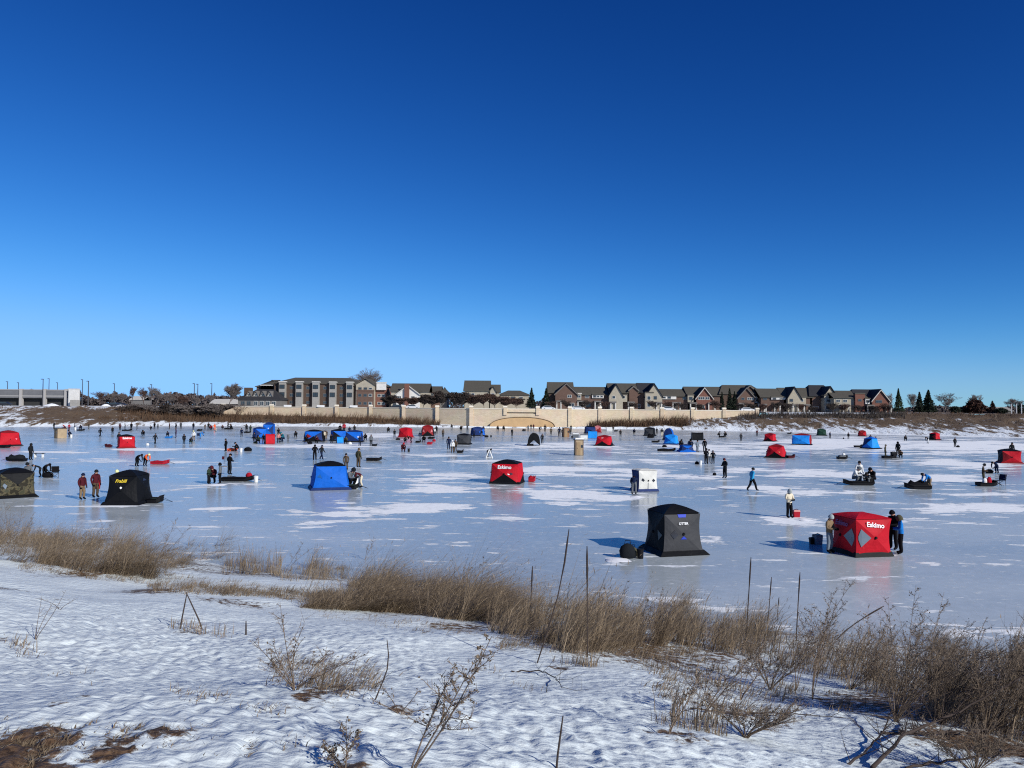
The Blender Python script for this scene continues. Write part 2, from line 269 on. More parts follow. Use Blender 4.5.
# ------------------------------------------------------------------ far shore: shoreline and bank top by picture column
_fpx = np.array([-500, -200, 0, 130, 215, 300, 380, 430, 480, 560, 600, 640, 700, 760, 900, 1024, 1250, 1600])
_fsy = np.array([190, 200, 208, 228, 236, 240, 242, 241, 240, 240, 239, 236, 230, 224, 205, 188, 168, 150])
_fty = np.array([215, 226, 238, 262, 264, 262, 256, 249, 242, 242, 243, 244, 245, 247, 236, 218, 196, 178])
_ftz = np.array([5.6, 5.6, 5.6, 5.6, 3.2, 2.9, 2.4, 1.2, 0.1, 0.1, 0.9, 1.9, 3.1, 4.6, 5.4, 5.5, 5.5, 5.5])
_fx = (_fpx-512)/769.0*_fsy; _fs = _fsy.astype(float)
_tx = (_fpx-512)/769.0*_fty
UPZ = 5.5
def ground_mat(name, kind):
    m = bpy.data.materials.new(name); nd, l, bs = nodes_of(m); tc = nd.new('ShaderNodeTexCoord'); at = nd.new('ShaderNodeAttribute'); at.attribute_name = 'tint'
    def nz(s, d, r=0.6, sc=None):
        z = nd.new('ShaderNodeTexNoise'); z.inputs['Scale'].default_value = s; z.inputs['Detail'].default_value = d; z.inputs['Roughness'].default_value = r; l.new(tc.outputs['Object'], z.inputs['Vector'])
        if sc:
            q = nd.new('ShaderNodeMapping'); q.inputs['Scale'].default_value = sc; l.new(tc.outputs['Object'], q.inputs['Vector']); l.new(q.outputs[0], z.inputs['Vector'])
        return z.outputs['Fac']
    def mp(f, a, b):
        q = nd.new('ShaderNodeMapRange'); q.inputs['From Min'].default_value = a; q.inputs['From Max'].default_value = b; q.interpolation_type = 'SMOOTHSTEP'; l.new(f, q.inputs['Value']); return q.outputs[0]
    def mx(f, a, b):
        q = nd.new('ShaderNodeMix'); q.data_type = 'RGBA'; l.new(f, q.inputs['Factor'])
        for k, w in (('A', a), ('B', b)):
            if isinstance(w, tuple): q.inputs[k].default_value = (*w, 1)
            else: l.new(w, q.inputs[k])
        return q.outputs['Result']
    def ma(op, a, b):
        q = nd.new('ShaderNodeMath'); q.operation = op
        for k, w in enumerate((a, b)):
            if isinstance(w, (int, float)): q.inputs[k].default_value = w
            else: l.new(w, q.inputs[k])
        return q.outputs[0]
    if kind == 'far':
        dirt = mx(nz(0.9, 6, 0.7), (0.06, 0.042, 0.028), (0.19, 0.135, 0.09)); snow = mx(nz(2, 4), (0.62, 0.66, 0.69), (0.80, 0.84, 0.87))
        f = mp(ma('ADD', nz(0.5, 8, 0.75, (1, .32, .32)), at.outputs['Fac']), 0.93, 1.03)
        l.new(mx(f, snow, dirt), bs.inputs['Base Color']); bs.inputs['Roughness'].default_value = 0.9; bs.inputs['Specular IOR Level'].default_value = 0.1
        bp = nd.new('ShaderNodeBump'); bp.inputs['Strength'].default_value = 0.6; bp.inputs['Distance'].default_value = 0.5; l.new(nz(1.0, 5), bp.inputs['Height']); l.new(bp.outputs[0], bs.inputs['Normal'])
    else:
        straw = mx(mp(nz(16, 8, 0.8), .36, .64), (0.025, 0.014, 0.008), (0.20, 0.12, 0.065)); snow = mx(nz(1.2, 5), (0.62, 0.68, 0.69), (0.73, 0.785, 0.785))
        f = mp(ma('ADD', nz(5.5, 9, 0.8), at.outputs['Fac']), 0.98, 1.08)
        l.new(mx(f, snow, straw), bs.inputs['Base Color']); bs.inputs['Roughness'].default_value = 0.75; bs.inputs['Specular IOR Level'].default_value = 0.2
        # wind-pitted crust: small cups stretched across the wind
        m1 = nd.new('ShaderNodeMapping'); m1.inputs['Scale'].default_value = (0.55, 1.0, 1.0); m1.inputs['Rotation'].default_value = (0, 0, R(-14)); l.new(tc.outputs['Object'], m1.inputs['Vector'])
        z1 = nd.new('ShaderNodeTexNoise'); z1.inputs['Scale'].default_value = 9.0; z1.inputs['Detail'].default_value = 2.5; z1.inputs['Roughness'].default_value = 0.5; l.new(m1.outputs[0], z1.inputs['Vector'])
        b1 = nd.new('ShaderNodeBump'); b1.inputs['Strength'].default_value = 0.75; b1.inputs['Distance'].default_value = 0.06; l.new(z1.outputs['Fac'], b1.inputs['Height'])
        b2 = nd.new('ShaderNodeBump'); b2.inputs['Strength'].default_value = 0.35; b2.inputs['Distance'].default_value = 0.02; l.new(nz(38, 4), b2.inputs['Height']); l.new(b1.outputs[0], b2.inputs['Normal']); l.new(b2.outputs[0], bs.inputs['Normal'])
    return m
def make_far():
    u = np.linspace(-500, 1600, 421); sy = np.interp(u, _fpx, _fsy); ty = np.interp(u, _fpx, _fty); tz = np.interp(u, _fpx, _ftz)
    k = np.ones(9)/9
    sm = lambda a: np.convolve(np.pad(a, 4, mode='edge'), k, 'valid')
    sy = sm(sy)+1.2*(vnoise(u*0.09, u*0, 7)-.5); ty = sm(ty); tz = sm(tz)
    nv = 26; t = np.linspace(-0.08, 1.0, nv)
    Yv = sy[None]+(ty-sy)[None]*t[:, None]; X = (u-512)[None]/769*Yv
    prof = np.where(t < 0, t*6, 0.35*np.clip(t/0.06, 0, 1)+0.0)[:, None]+np.clip(t, 0, 1)[:, None]**0.85*(tz[None]-0.35)
    Z = prof+np.clip(t, 0, 1)[:, None]*np.clip(1-t, 0, 1)[:, None]*3.5*(vnoise(X*0.12, Yv*0.2, 9)-0.45)*np.clip(tz/3, 0, 1)[None]
    Z = Z+np.clip(t*6, 0, 1)[:, None]*0.5*(vnoise(X*0.5, Yv*0.5, 12)-0.5)*np.clip(tz/2, 0.05, 1)[None]
    # share of dead brown cover
    uu = np.broadcast_to(u[None], X.shape); tt = np.broadcast_to(t[:, None], X.shape)
    left = np.clip((uu+30)/90, .25, 1)*np.clip((150-uu)/30, 0, 1)*np.clip(1.3-np.abs(tt-0.5)*1.7, 0, 1)*(tt > .02)*(.7+.6*vnoise(uu*.09, tt*4, 51))
    mid = np.clip((uu-130)/30, 0, 1)*np.clip((440-uu)/40, 0, 1)*np.clip((tt-0.12)*8, 0, 1)*0.9+np.clip((uu-585)/20, 0, 1)*np.clip((690-uu)/20, 0, 1)*0.85*np.clip((tt-0.15)*8, 0, 1)
    right = np.clip((uu-690)/60, 0, 1)*np.clip((tt-0.12)*1.6, 0, 0.52)+np.clip((uu-860)/60, 0, 1)*np.clip((tt-0.7)*3, 0, 0.5)
    tint = np.clip(0.41+0.20*left+mid*0.55+right*.20+0.55*np.clip((uu-860)/40, 0, 1)*np.clip((tt-0.72)*6, 0, .45)+0.06*np.clip((uu-680)/30, 0, 1)*np.clip(tt*8, 0, 1), 0, 1)
    i = np.arange(X.size).reshape(X.shape); F = np.stack([i[:-1, :-1], i[:-1, 1:], i[1:, 1:], i[1:, :-1]], -1).reshape(-1, 4)
    mf = ground_mat('shore_ground', 'far')
    tag(np_mesh('shore_bank', np.stack([X, Yv, Z], -1).reshape(-1, 3), [F], mf, None, tint.ravel(), True), 'snowy brown bank along the far shore', kind='structure')
    # the town level behind it, out to the horizon
    d = np.concatenate([[0, 0.5, 3, 8, 16, 30, 50, 80, 130], np.geomspace(200, 5000, 10)])
    Y2 = ty[None]+d[:, None]+0.4; X2 = (u-512)[None]/769*Y2; inwall = (np.clip((u-205)/10, 0, 1)*np.clip((772-u)/10, 0, 1))[None]
    edge = tz[None]*(1-inwall)+UPZ*inwall
    Z2 = edge+(UPZ-edge)*np.clip(d/8, 0, 1)[:, None]+0*X2; Z2[0] = np.where(inwall[0] > 0.5, UPZ-0.02, tz-0.1); Z2 = Z2+np.clip((d-200)/4000, 0, 1)[:, None]*0.0
    t2 = np.clip(0.30+0.25*np.clip((u-860)/50, 0, 1)[None]+np.clip((d-80)/200, 0, 0.5)[:, None]+0.05*np.clip((u-60)/40, 0, 1)[None]*(u < 215)[None], 0, 1)
    i = np.arange(X2.size).reshape(X2.shape); F = np.stack([i[:-1, :-1], i[:-1, 1:], i[1:, 1:], i[1:, :-1]], -1).reshape(-1, 4)
    tag(np_mesh('ground', np.stack([X2, Y2, Z2], -1).reshape(-1, 3), [F], mf, None, t2.ravel(), True), 'snow dusted town ground reaching to the horizon', kind='structure')

# ------------------------------------------------------------------ near bank
PATCH = []    # straw patches on the near bank: x, y, rx, ry, strength
def make_bank():
    v = np.concatenate([[-60, -30, -12, -5, -1, 1.5, 3.0], np.geomspace(4.2, 62, 560)]); a = np.concatenate([np.linspace(-1.3, -.66, 40), np.linspace(-.64, .64, 720), np.linspace(.66, 1.3, 40)])
    Y = np.broadcast_to(v[:, None], (len(v), len(a))); X = a[None]*(np.abs(Y)+6)*1.05
    Z = hbank(X, Y); s = shore_s(X, Y)
    # small cups in the crust, fading with distance from the shore edge
    cup = vnoise(X*9.3+Y*2.4, Y*6.6, 21)*0.6+vnoise(X*17+Y*3, Y*11.5, 22)*0.4-0.5; amp = np.clip((s-9)/7, 0.12, 1)*(0.35+0.65*np.clip((vnoise(X*0.35+3, Y*0.45, 33)-0.25)*3, 0, 1)); Z = Z+cup*0.072*amp
    tint = np.clip(0.26+0.25*np.clip(1-(s-3)/5, 0, 1)+0.10*(vnoise(X*0.5, Y*0.9, 14)-0.5), 0, 1)
    for x, y, rx, ry, k in PATCH: rr_ = np.sqrt(((X-x)/rx)**2+((Y-y)/ry)**2); tint = np.maximum(tint, np.where(rr_ < 1.9, k-.30*np.maximum(0, rr_-.35), 0))
    i = np.arange(X.size).reshape(X.shape); F = np.stack([i[:-1, :-1], i[:-1, 1:], i[1:, 1:], i[1:, :-1]], -1).reshape(-1, 4)
    tag(np_mesh('snow_bank', np.stack([X, Y, Z], -1).reshape(-1, 3), [F], ground_mat('bank_snow', 'near'), None, tint.ravel(), True), 'snow covered near bank sloping down to the ice', kind='structure')

# ------------------------------------------------------------------ retaining wall with pillars and arch
def stone_mat():
    m = bpy.data.materials.new('pale_stone_blocks'); nd, l, bs = nodes_of(m); tc = nd.new('ShaderNodeTexCoord')
    br = nd.new('ShaderNodeTexBrick'); br.inputs['Scale'].default_value = 1.0; br.inputs['Brick Width'].default_value = 0.9; br.inputs['Row Height'].default_value = 0.35; br.inputs['Mortar Size'].default_value = 0.012
    br.inputs['Color1'].default_value = (0.68, 0.55, 0.39, 1); br.inputs['Color2'].default_value = (0.60, 0.475, 0.33, 1); br.inputs['Mortar'].default_value = (0.42, 0.33, 0.23, 1)
    mp = nd.new('ShaderNodeMapping'); mp.inputs['Rotation'].default_value = (R(90), 0, 0); l.new(tc.outputs['Object'], mp.inputs['Vector']); l.new(mp.outputs[0], br.inputs['Vector'])
    nz = nd.new('ShaderNodeTexNoise'); nz.inputs['Scale'].default_value = 0.4; nz.inputs['Detail'].default_value = 6; l.new(tc.outputs['Object'], nz.inputs['Vector'])
    mx = nd.new('ShaderNodeMix'); mx.data_type = 'RGBA'; mx.blend_type = 'MULTIPLY'; mx.inputs['Factor'].default_value = 0.16; l.new(br.outputs['Color'], mx.inputs['A']); l.new(nz.outputs['Color'], mx.inputs['B'])
    l.new(mx.outputs['Result'], bs.inputs['Base Color']); bs.inputs['Roughness'].default_value = 0.85; return m
def make_wall():
    stone = stone_mat(); cap = mat('pale_cap_stone', (0.72, 0.65, 0.53), 0.8, 0.1); tan = mat('tan_arch_fill', (0.50, 0.33, 0.17), 0.9, 0.2, 0.6); dark = mat('dark_arch_joint', (0.12, 0.08, 0.05), 0.9)
    px = [196, 224, 272, 304.5, 337, 371, 404, 437.5, 471.5, 505.5, 538, 570, 600, 631.5, 662, 692.5, 724, 757]
    def wp(u, z):
        Y = float(np.interp(u, _fpx, _fty)); return np.array([(u-512)/769*Y, Y, z])
    root = thing('retaining_wall', 'long pale stone retaining wall with square pillars and a blind arch on the far shore', 'wall', wp(512, 0)); o = root.location
    pts = [wp(u, 0)-np.array(o) for u in px]; w = MB(); c = MB()
    for k in range(len(px)-1):
        a, b = pts[k], pts[k+1]
        d = (b-a)/np.linalg.norm(b-a); nn = np.array([d[1], -d[0], 0])
        if px[k] == 505.5:          # arch bay: parapet recess with a shallow dark opening line
            for (z0, z1, off) in ((-0.6, 4.35, 0.0), (4.35, 4.85, -0.45), (4.85, 5.75, 0.1)):
                q = [a+nn*(0.12+off), b+nn*(0.12+off), b-nn*0.9, a-nn*0.9]
                w.add([*(p+np.array([0, 0, z0]) for p in q), *(p+np.array([0, 0, z1]) for p in q)], [(0, 1, 5, 4), (1, 2, 6, 5), (2, 3, 7, 6), (3, 0, 4, 7), (4, 5, 6, 7)])
        else:
            q = [a+nn*0.12, b+nn*0.12, b-nn*0.9, a-nn*0.9]
            w.add([*(p+np.array([0, 0, -0.6]) for p in q), *(p+np.array([0, 0, 5.75]) for p in q)], [(0, 1, 5, 4), (1, 2, 6, 5), (2, 3, 7, 6), (3, 0, 4, 7), (4, 5, 6, 7)])
        q = [a+nn*0.22, b+nn*0.22, b-nn*0.5, a-nn*0.5]
        c.add([*(p+np.array([0, 0, 5.753]) for p in q), *(p+np.array([0, 0, 5.98]) for p in q)], [(0, 1, 5, 4), (1, 2, 6, 5), (2, 3, 7, 6), (3, 0, 4, 7), (4, 5, 6, 7)])
    w.build('wall', stone, root); c.build('coping', cap, root)
    for p in pts[1:]:
        bz = 3.95 if abs(p[0]-pts[9][0]) < .1 or abs(p[0]-pts[10][0]) < .1 else -.6
        q = MB(); q.box(p[0]-0.55, p[1]-0.48, bz, p[0]+0.55, p[1]+0.45, 6.3); pl = q.build('pillar', stone, root); q = MB(); q.box(p[0]-0.68, p[1]-0.62, 6.303, p[0]+0.68, p[1]+0.57, 6.8, tx=0.1, ty=0.1); q.build('cap', cap, pl)
    for u in (288, 321, 354):
        p = wp(u, 0)-np.array(o); q = MB(); q.box(p[0]-1.25, p[1]-0.3, 5.985, p[0]+1.25, p[1]+0.1, 6.6); q.build('parapet_panel', mat('white_parapet', (0.75, 0.75, 0.74), 0.7), root)
    # the low tan arch, one shallow segment standing a little proud of the wall
    A = wp(490, 0)-np.array(o); B = wp(555, 0)-np.array(o); Wd = (B[0]-A[0])/2; cx = (A[0]+B[0])/2; y = (A[1]+B[1])/2
    arc = [(cx+Wd*math.cos(math.pi*k/24), 0.05+3.25*math.sin(math.pi*k/24)**0.8) for k in range(25)]
    q = MB(); q.prism(arc, y-0.55, y+0.1); q.build('arch_panel', tan, root)
    q = MB(); q.tube([(x, y-0.6, z) for x, z in arc], 0.11, 6); q.build('arch_joint', dark, root)

# ------------------------------------------------------------------ buildings
BR = dict(brick=(0.125, 0.078, 0.06), darkbrick=(0.088, 0.06, 0.046), redbrick=(0.17, 0.08, 0.06), cream=(0.35, 0.31, 0.24), white=(0.62, 0.60, 0.56), bay=(0.29, 0.275, 0.25), roof=(0.085, 0.078, 0.064), darkroof=(0.036, 0.036, 0.04), trim=(0.50, 0.48, 0.44), grey=(0.15, 0.14, 0.13))
def bmat(k):
    name = 'building_'+k
    if name in MATS: return MATS[name]
    return mat(name, BR[k], 0.85, 0.22, 1.4, 0.15, bump=0.2, bscale=6)
GLASS = mat('window_glass', (0.03, 0.04, 0.05), 0.12, 0.1, spec=0.6)
class House:
    def __init__(s, name, label, u, Y, cat='house', group=None):
        s.Y = Y; s.u = u; b = atY(u, 400, Y); s.x0 = b[0]; s.root = thing(name, label, cat, (b[0], Y, UPZ), 0, group)
    def X(s, u, dy=0.0): return float(atY(u, 400, s.Y+dy)[0]-s.x0)
    def Z(s, v, u=None): return float(atY(s.u if u is None else u, v, s.Y)[2]-UPZ)
    def block(s, u0, u1, ve, vr, wall, roof='roof', depth=11, hip=0.0, front=0.0, over=0.5):
        x0, x1, e, r = s.X(u0), s.X(u1), s.Z(ve), s.Z(vr); y0, y1 = front, front+depth
        q = MB(); q.box(x0, y0, -0.4, x1, y1, e)
        if hip == 0: q.prism([(y0, e), (y1, e), ((y0+y1)/2, r-0.25)], x0+0.02, x1-0.02, 'x')
        q.build('wall', bmat(wall), s.root)
        h = hip; ym = (y0+y1)/2; a = over; q = MB(); t = 0.22
        lo = [(x0-a, y0-a, e-0.1), (x1+a, y0-a, e-0.1), (x1+a, y1+a, e-0.1), (x0-a, y1+a, e-0.1)]; ri = [(x0-a+h, ym, r), (x1+a-h, ym, r)]
        q.add(lo+ri+[(p[0], p[1], p[2]+t) for p in lo]+[(p[0], p[1], p[2]+t) for p in ri],
              [(6, 7, 11, 10), (8, 9, 10, 11), (7, 8, 11), (9, 6, 10), (1, 0, 4, 5), (3, 2, 5, 4), (0, 1, 7, 6), (1, 2, 8, 7), (2, 3, 9, 8), (3, 0, 6, 9), (2, 1, 5), (0, 3, 4)])
        q.build('roof', bmat(roof), s.root)
    def gable(s, u0, u1, ve, va, wall, roof='darkroof', proj=2.2, depth=9, trim=True, ub=None):
        x0, x1, e, ap = s.X(u0), s.X(u1), s.Z(ve), s.Z(va); xm = (x0+x1)/2; y0 = -proj; y1 = depth-proj
        q = MB(); q.prism([(x0, -0.4), (x1, -0.4), (x1, e), (xm, ap-0.3), (x0, e)], y0, y1); q.build('gable_wall', bmat(wall), s.root)
        k = (ap-e)/(x1-xm); o = 0.45; q = MB(); t = 0.3
        for sx in (-1, 1):
            xe = xm+sx*(x1-xm+o); ze = e-k*o
            q.add([(xm, y0-o, ap), (xe, y0-o, ze), (xe, y1, ze), (xm, y1, ap), (xm, y0-o, ap+t), (xe, y0-o, ze+t), (xe, y1, ze+t), (xm, y1, ap+t)], [(0, 1, 2, 3), (4, 5, 6, 7), (0, 1, 5, 4), (1, 2, 6, 5), (2, 3, 7, 6)])
        q.build('gable_roof', bmat(roof), s.root)
        if trim and wall != 'cream':
            q = MB()
            for sx in (-1, 1):
                xe = xm+sx*(x1-xm+o); ze = e-k*o
                q.add([(xm, y0-o-.06, ap-0.25), (xe, y0-o-.06, ze-0.25), (xe, y0-o-.06, ze+0.12), (xm, y0-o-.06, ap+0.12), (xm, y0-o-.01, ap-0.25), (xe, y0-o-.01, ze-0.25), (xe, y0-o-.01, ze+0.12), (xm, y0-o-.01, ap+0.12)], [(0, 1, 2, 3), (7, 6, 5, 4), (0, 1, 5, 4), (3, 2, 6, 7)])
            q.build('gable_trim', bmat('trim' if wall in ('white', 'redbrick') else 'grey'), s.root)
    def bay(s, u0, u1, v0, v1, wall, proj=1.3, roof=None):
        x0, x1 = s.X(u0), s.X(u1); z1, z0 = s.Z(v0), s.Z(v1)
        q = MB(); q.box(x0, -proj, z0, x1, 0.5, z1); q.build('bay', bmat(wall), s.root)
        q = MB(); q.box(x0-.2, -proj-.2, z1+.003, x1+.2, 0.45, z1+0.35, tx=.1, ty=.1); q.build('bay_roof', bmat(roof or 'trim'), s.root)
    def win(s, u, v0, v1, w, proj=0.0, frame='trim'):
        x = s.X(u); z1, z0 = s.Z(v0), s.Z(v1); y = -proj
        q = MB(); q.box(x-w/2, y-.10, z0, x+w/2, y+.05, z1); frame = 'grey' if frame == 'trim' and (int(u*7) % 3 == 0) else frame; f = q.build('window', bmat(frame), s.root)
        q = MB(); n = max(1, int(round(w/0.9))); pw = (w-.16)/n
        for k in range(n): q.box(x-w/2+.08+k*pw+.06, y-.125, z0+.14, x-w/2+.08+(k+1)*pw-.06, y-.101, z1-.14)
        q.build('pane', GLASS, f)
    def porch(s, u0, u1, vt, proj=2.6, wall='grey'):
        x0, x1, zt = s.X(u0), s.X(u1), s.Z(vt)
        q = MB(); q.box(x0-.2, -proj-.2, zt, x1+.2, -0.02, zt+0.45, tx=.1, ty=.1); q.build('porch_roof', bmat(wall), s.root)
        q = MB(); q.box(x0+.4, -.12, 0, x1-.4, -.03, zt-.05); q.build('porch_shade_panel', mat('porch_shade', (0.05, 0.045, 0.042), 0.9), s.root)  # flat dark panel on the wall paints the shade under the porch
        for x in (x0+.15, x1-.15): q = MB(); q.box(x-.2, -proj, -0.3, x+.2, -proj+.4, zt-.003); q.build('porch_post', bmat('trim'), s.root)

def make_buildings():
    # three storey brick apartment block
    h = House('apartment_block', 'three storey brown brick apartment block with a row of pale bay towers', 318, 285, 'apartments')
    h.block(274, 360, 383.5, 377.5, 'darkbrick', 'roof', 16, hip=6)
    for u0, u1 in ((280, 286.3), (296.7, 303.2), (313.2, 319.7), (330, 336.5), (347, 353.5)):
        h.bay(u0, u1, 382.5, 404 if u0 < 290 else 407, 'bay', 1.6)
        for a, b in ((385, 389), (392.5, 397)): h.win((u0+u1)/2, a, b, 1.9, 1.6, 'darkroof')
    for u in (291.5, 308, 325, 341.5):
        for a, b in ((386.5, 389.5), (393.5, 397), (401, 404)): h.win(u, a, b, 1.4, 0.0, 'grey')
    h.gable(356.5, 375, 384.5, 378.5, 'cream', 'roof', 1.2, 14)
    h.bay(357.2, 374.4, 390.5, 409, 'brick', 1.32, 'brick')
    for u in (360.5, 366, 371):
        for a, b in ((387, 389.5), (393.5, 396.5), (401.5, 404.5)): h.win(u, a, b, 1.3, 1.2 if a < 390 else 1.34)
    h.block(368, 386, 386, 381.5, 'redbrick', 'roof', 12, hip=3, front=0.6)
    h.bay(376.5, 386, 382.5, 389.5, 'white', 0.4)
    for u in (379, 383): 
        for a, b in ((393.5, 396.5), (401.5, 404.5)): h.win(u, a, b, 1.3, -0.58)
    h.block(255, 281, 387, 380, 'brick', 'roof', 15, hip=7, front=1.5); h.bay(260, 272, 386, 391, 'grey', -0.5, 'trim')
    # low pavilion with dormers
    h = House('clubhouse', 'low clubhouse with three pale dormers beside the brick apartment block', 258, 276, 'clubhouse')
    h.block(238, 280, 399.5, 389.5, 'grey', 'darkroof', 14, hip=5)
    for u in (247.5, 254.5, 261.5, 268.5): 
        h.gable(u-2.6, u+2.6, 396, 391.5, 'white', 'grey', -1.6, 4, trim=False); h.win(u, 393.6, 396.2, 0.9, -1.55)
    for u in (243, 249, 256, 262, 268, 274): h.win(u, 401, 405.5, 1.5)
    q = MB(); x = h.X(244.3); q.box(x-1.2, 3, h.Z(399), x+1.2, 5.6, h.Z(387.5)); q.build('chimney', bmat('darkbrick'), h.root)
    # houses behind the trees, centre
    h = House('gabled_house', 'cream house with a white gable and a tall red brick chimney', 409, 282); h.block(391, 428, 391.5, 383.5, 'cream', 'roof', 12); h.gable(397, 420, 394, 385.5, 'white', 'roof', 1.5, 8)
    q = MB(); q.box(h.X(405.2), -2.3, -.3, h.X(409.8), -1.55, h.Z(384)); q.build('chimney', bmat('redbrick'), h.root)
    for u in (400, 413.5, 424): h.win(u, 396, 400, 1.4, 1.5 if u < 420 else 0)
    h = House('brick_house', 'low house with a plain brown roof between the cream house and dark trees', 434, 292); h.block(428.5, 440, 391.5, 386.5, 'brick', 'roof', 10); h.win(432, 393, 396, 1.4); h.block(440, 447, 393, 387.5, 'grey', 'roof', 9, hip=2)
    h = House('tall_roof_house', 'house with a very tall plain brown roof behind dark round trees', 477, 284); h.block(464.5, 489, 391, 380.5, 'cream', 'roof', 13); h.block(489.5, 499, 392, 384.5, 'cream', 'roof', 9, front=2); h.gable(490, 496, 391, 386, 'cream', 'roof', 0.2, 5)
    for u in (468, 473, 493): h.win(u, 393, 397, 1.3, 0.2)
    h = House('bungalow', 'low bungalow with cream walls beside the dark spruce', 515, 300); h.block(499, 529, 395, 390.8, 'cream', 'roof', 10, hip=4)
    for u in (505, 513, 521): h.win(u, 396.5, 399, 1.6)
    G = 'brick and cream townhouse rows above the wall'
    h = House('townhouse_row', 'townhouse row with a steep brown brick gable beside the dark spruce', 580, 272, 'townhouses', G)
    h.block(549, 573, 393, 382.3, 'darkbrick', 'roof', 12); h.block(573, 611, 395, 387, 'brick', 'roof', 11); h.gable(555, 576.5, 394, 384, 'brick', 'darkroof', 2.4, 9)
    h.bay(576.5, 581, 394, 400, 'cream', 1.2); h.bay(592, 603.5, 394.5, 398, 'white', 0.5, 'roof')
    for u in (569, 587, 578.5): h.win(u, 395, 398, 1.5, 2.4 if u < 575 else (1.2 if u < 580 else 0))
    for u in (594.5, 598, 601.5): h.win(u, 395.2, 397.4, 1.0, 0.5)
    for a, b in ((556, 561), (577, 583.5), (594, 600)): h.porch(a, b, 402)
    for u in (571, 588, 604): h.win(u, 403, 407, 2.0, 2.4 if u < 575 else 0)
    h = House('townhouse_row', 'townhouse row with two cream gables and dark roofs', 640, 272, 'townhouses', G)
    h.block(610, 640, 393, 383.5, 'brick', 'roof', 12); h.block(640, 655, 393, 383, 'brick', 'darkroof', 12); h.block(655, 692, 396, 389, 'brick', 'roof', 11)
    h.gable(608.5, 622, 396, 384.5, 'cream', 'darkroof', 2.0, 9); h.bay(617, 626.5, 395, 402, 'cream', 1.6, 'roof'); h.gable(645, 661, 396, 384, 'cream', 'darkroof', 2.2, 9); h.bay(644, 652, 393, 409, 'cream', 2.8, 'roof')
    h.gable(629, 637.5, 390, 386.5, 'brick', 'roof', 0.6, 5)
    h.bay(661, 676, 395.5, 399, 'white', 0.5, 'roof')
    for u, a, b, w, pj in ((621.7, 395.8, 398.8, 2.0, 1.6), (613, 396, 399, 1.2, 2.0), (647.5, 396, 400, 1.3, 2.8), (654, 396, 399.5, 1.3, 2.2), (634, 395.5, 398.5, 2.4, 0), (647.5, 403, 407, 1.3, 2.8), (664, 396, 398.5, 1.2, .5), (669, 396, 398.5, 1.2, .5), (684.5, 396.5, 399.5, 1.4, 0), (637, 404, 408, 2.4, 0), (664, 404.5, 408.5, 1.6, 0), (619, 404, 408, 1.4, 1.6)): h.win(u, a, b, w, pj)
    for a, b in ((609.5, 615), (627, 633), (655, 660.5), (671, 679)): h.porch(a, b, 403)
    h = House('townhouse_row', 'townhouse row with two red brown brick gables behind a pair of slim spruces', 727, 272, 'townhouses', G)
    h.block(688, 722, 396, 387, 'brick', 'roof', 12); h.block(720, 764, 394, 385, 'darkbrick', 'roof', 13, hip=3)
    h.gable(695, 711, 398, 388, 'redbrick', 'darkroof', 2.0, 9); h.gable(736, 753, 397.5, 388, 'brick', 'darkroof', 2.2, 9); h.gable(746, 757, 390, 385.5, 'brick', 'roof', -2.0, 5)
    h.bay(687, 693, 395.5, 402.5, 'cream', 1.2, 'roof'); h.bay(753.5, 758.5, 396.5, 402.5, 'white', 1.0, 'roof')
    for u, a, b, w, pj in ((700, 397, 400, 2.4, 2.0), (706, 397, 400, 1.4, 2.0), (748.5, 397.5, 400, 2.4, 2.2), (741, 397.5, 400, 1.2, 2.2), (690, 397, 400.5, 1.3, 1.2), (756, 398, 401.5, 1.0, 1.0), (749, 405, 409, 2.6, 2.2), (701, 405, 409, 1.6, 2.0)): h.win(u, a, b, w, pj)
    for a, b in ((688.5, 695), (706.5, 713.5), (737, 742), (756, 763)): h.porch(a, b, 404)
    h = House('townhouse_row', 'townhouse row with a tall cream gable tower and cream dormer bay', 803, 268, 'townhouses', G)
    h.block(761, 790, 397.5, 389, 'brick', 'roof', 11); h.block(784, 812, 397.5, 388, 'brick', 'roof', 12); h.block(810, 837, 396, 385, 'brick', 'darkroof', 13, hip=2.5)
    h.gable(786, 799, 398, 387.5, 'cream', 'darkroof', 1.8, 9); h.bay(794, 804.5, 397.5, 404.5, 'cream', 1.4, 'roof'); h.gable(821.5, 834, 396, 386.8, 'cream', 'darkroof', 2.2, 9); h.bay(821, 828, 395.5, 411.5, 'cream', 2.9, 'roof')
    h.bay(771, 786, 397.5, 399.8, 'white', 0.5, 'roof')
    for u, a, b, w, pj in ((799.5, 399, 402, 1.8, 1.4), (789.5, 399, 402, 1.2, 1.8), (824.5, 399, 402.5, 1.6, 2.9), (824.5, 405.5, 409, 1.6, 2.9), (831, 399, 402.5, 1.2, 2.2), (765, 398, 400.5, 1.4, 0), (774, 398, 399.6, 1.2, .5), (781, 398, 399.6, 1.2, .5), (815, 406, 408, 2.5, 0)): h.win(u, a, b, w, pj)
    for a, b in ((761.5, 764), (772, 778), (790, 796), (801, 807)): h.porch(a, b, 405.5)
    h = House('townhouse_row', 'short townhouse row ending in a red brick gable beside the tall spruce', 862, 262, 'townhouses', G)
    h.block(834, 866, 398, 391, 'cream', 'roof', 11); h.block(855, 885, 399, 389.5, 'darkbrick', 'darkroof', 12, hip=2); h.gable(869.5, 886, 400, 389.8, 'redbrick', 'darkroof', 2.0, 9); h.bay(854, 863.5, 394, 412, 'redbrick', 1.0, 'roof'); h.bay(863.6, 868, 399, 404, 'white', 1.4, 'roof')
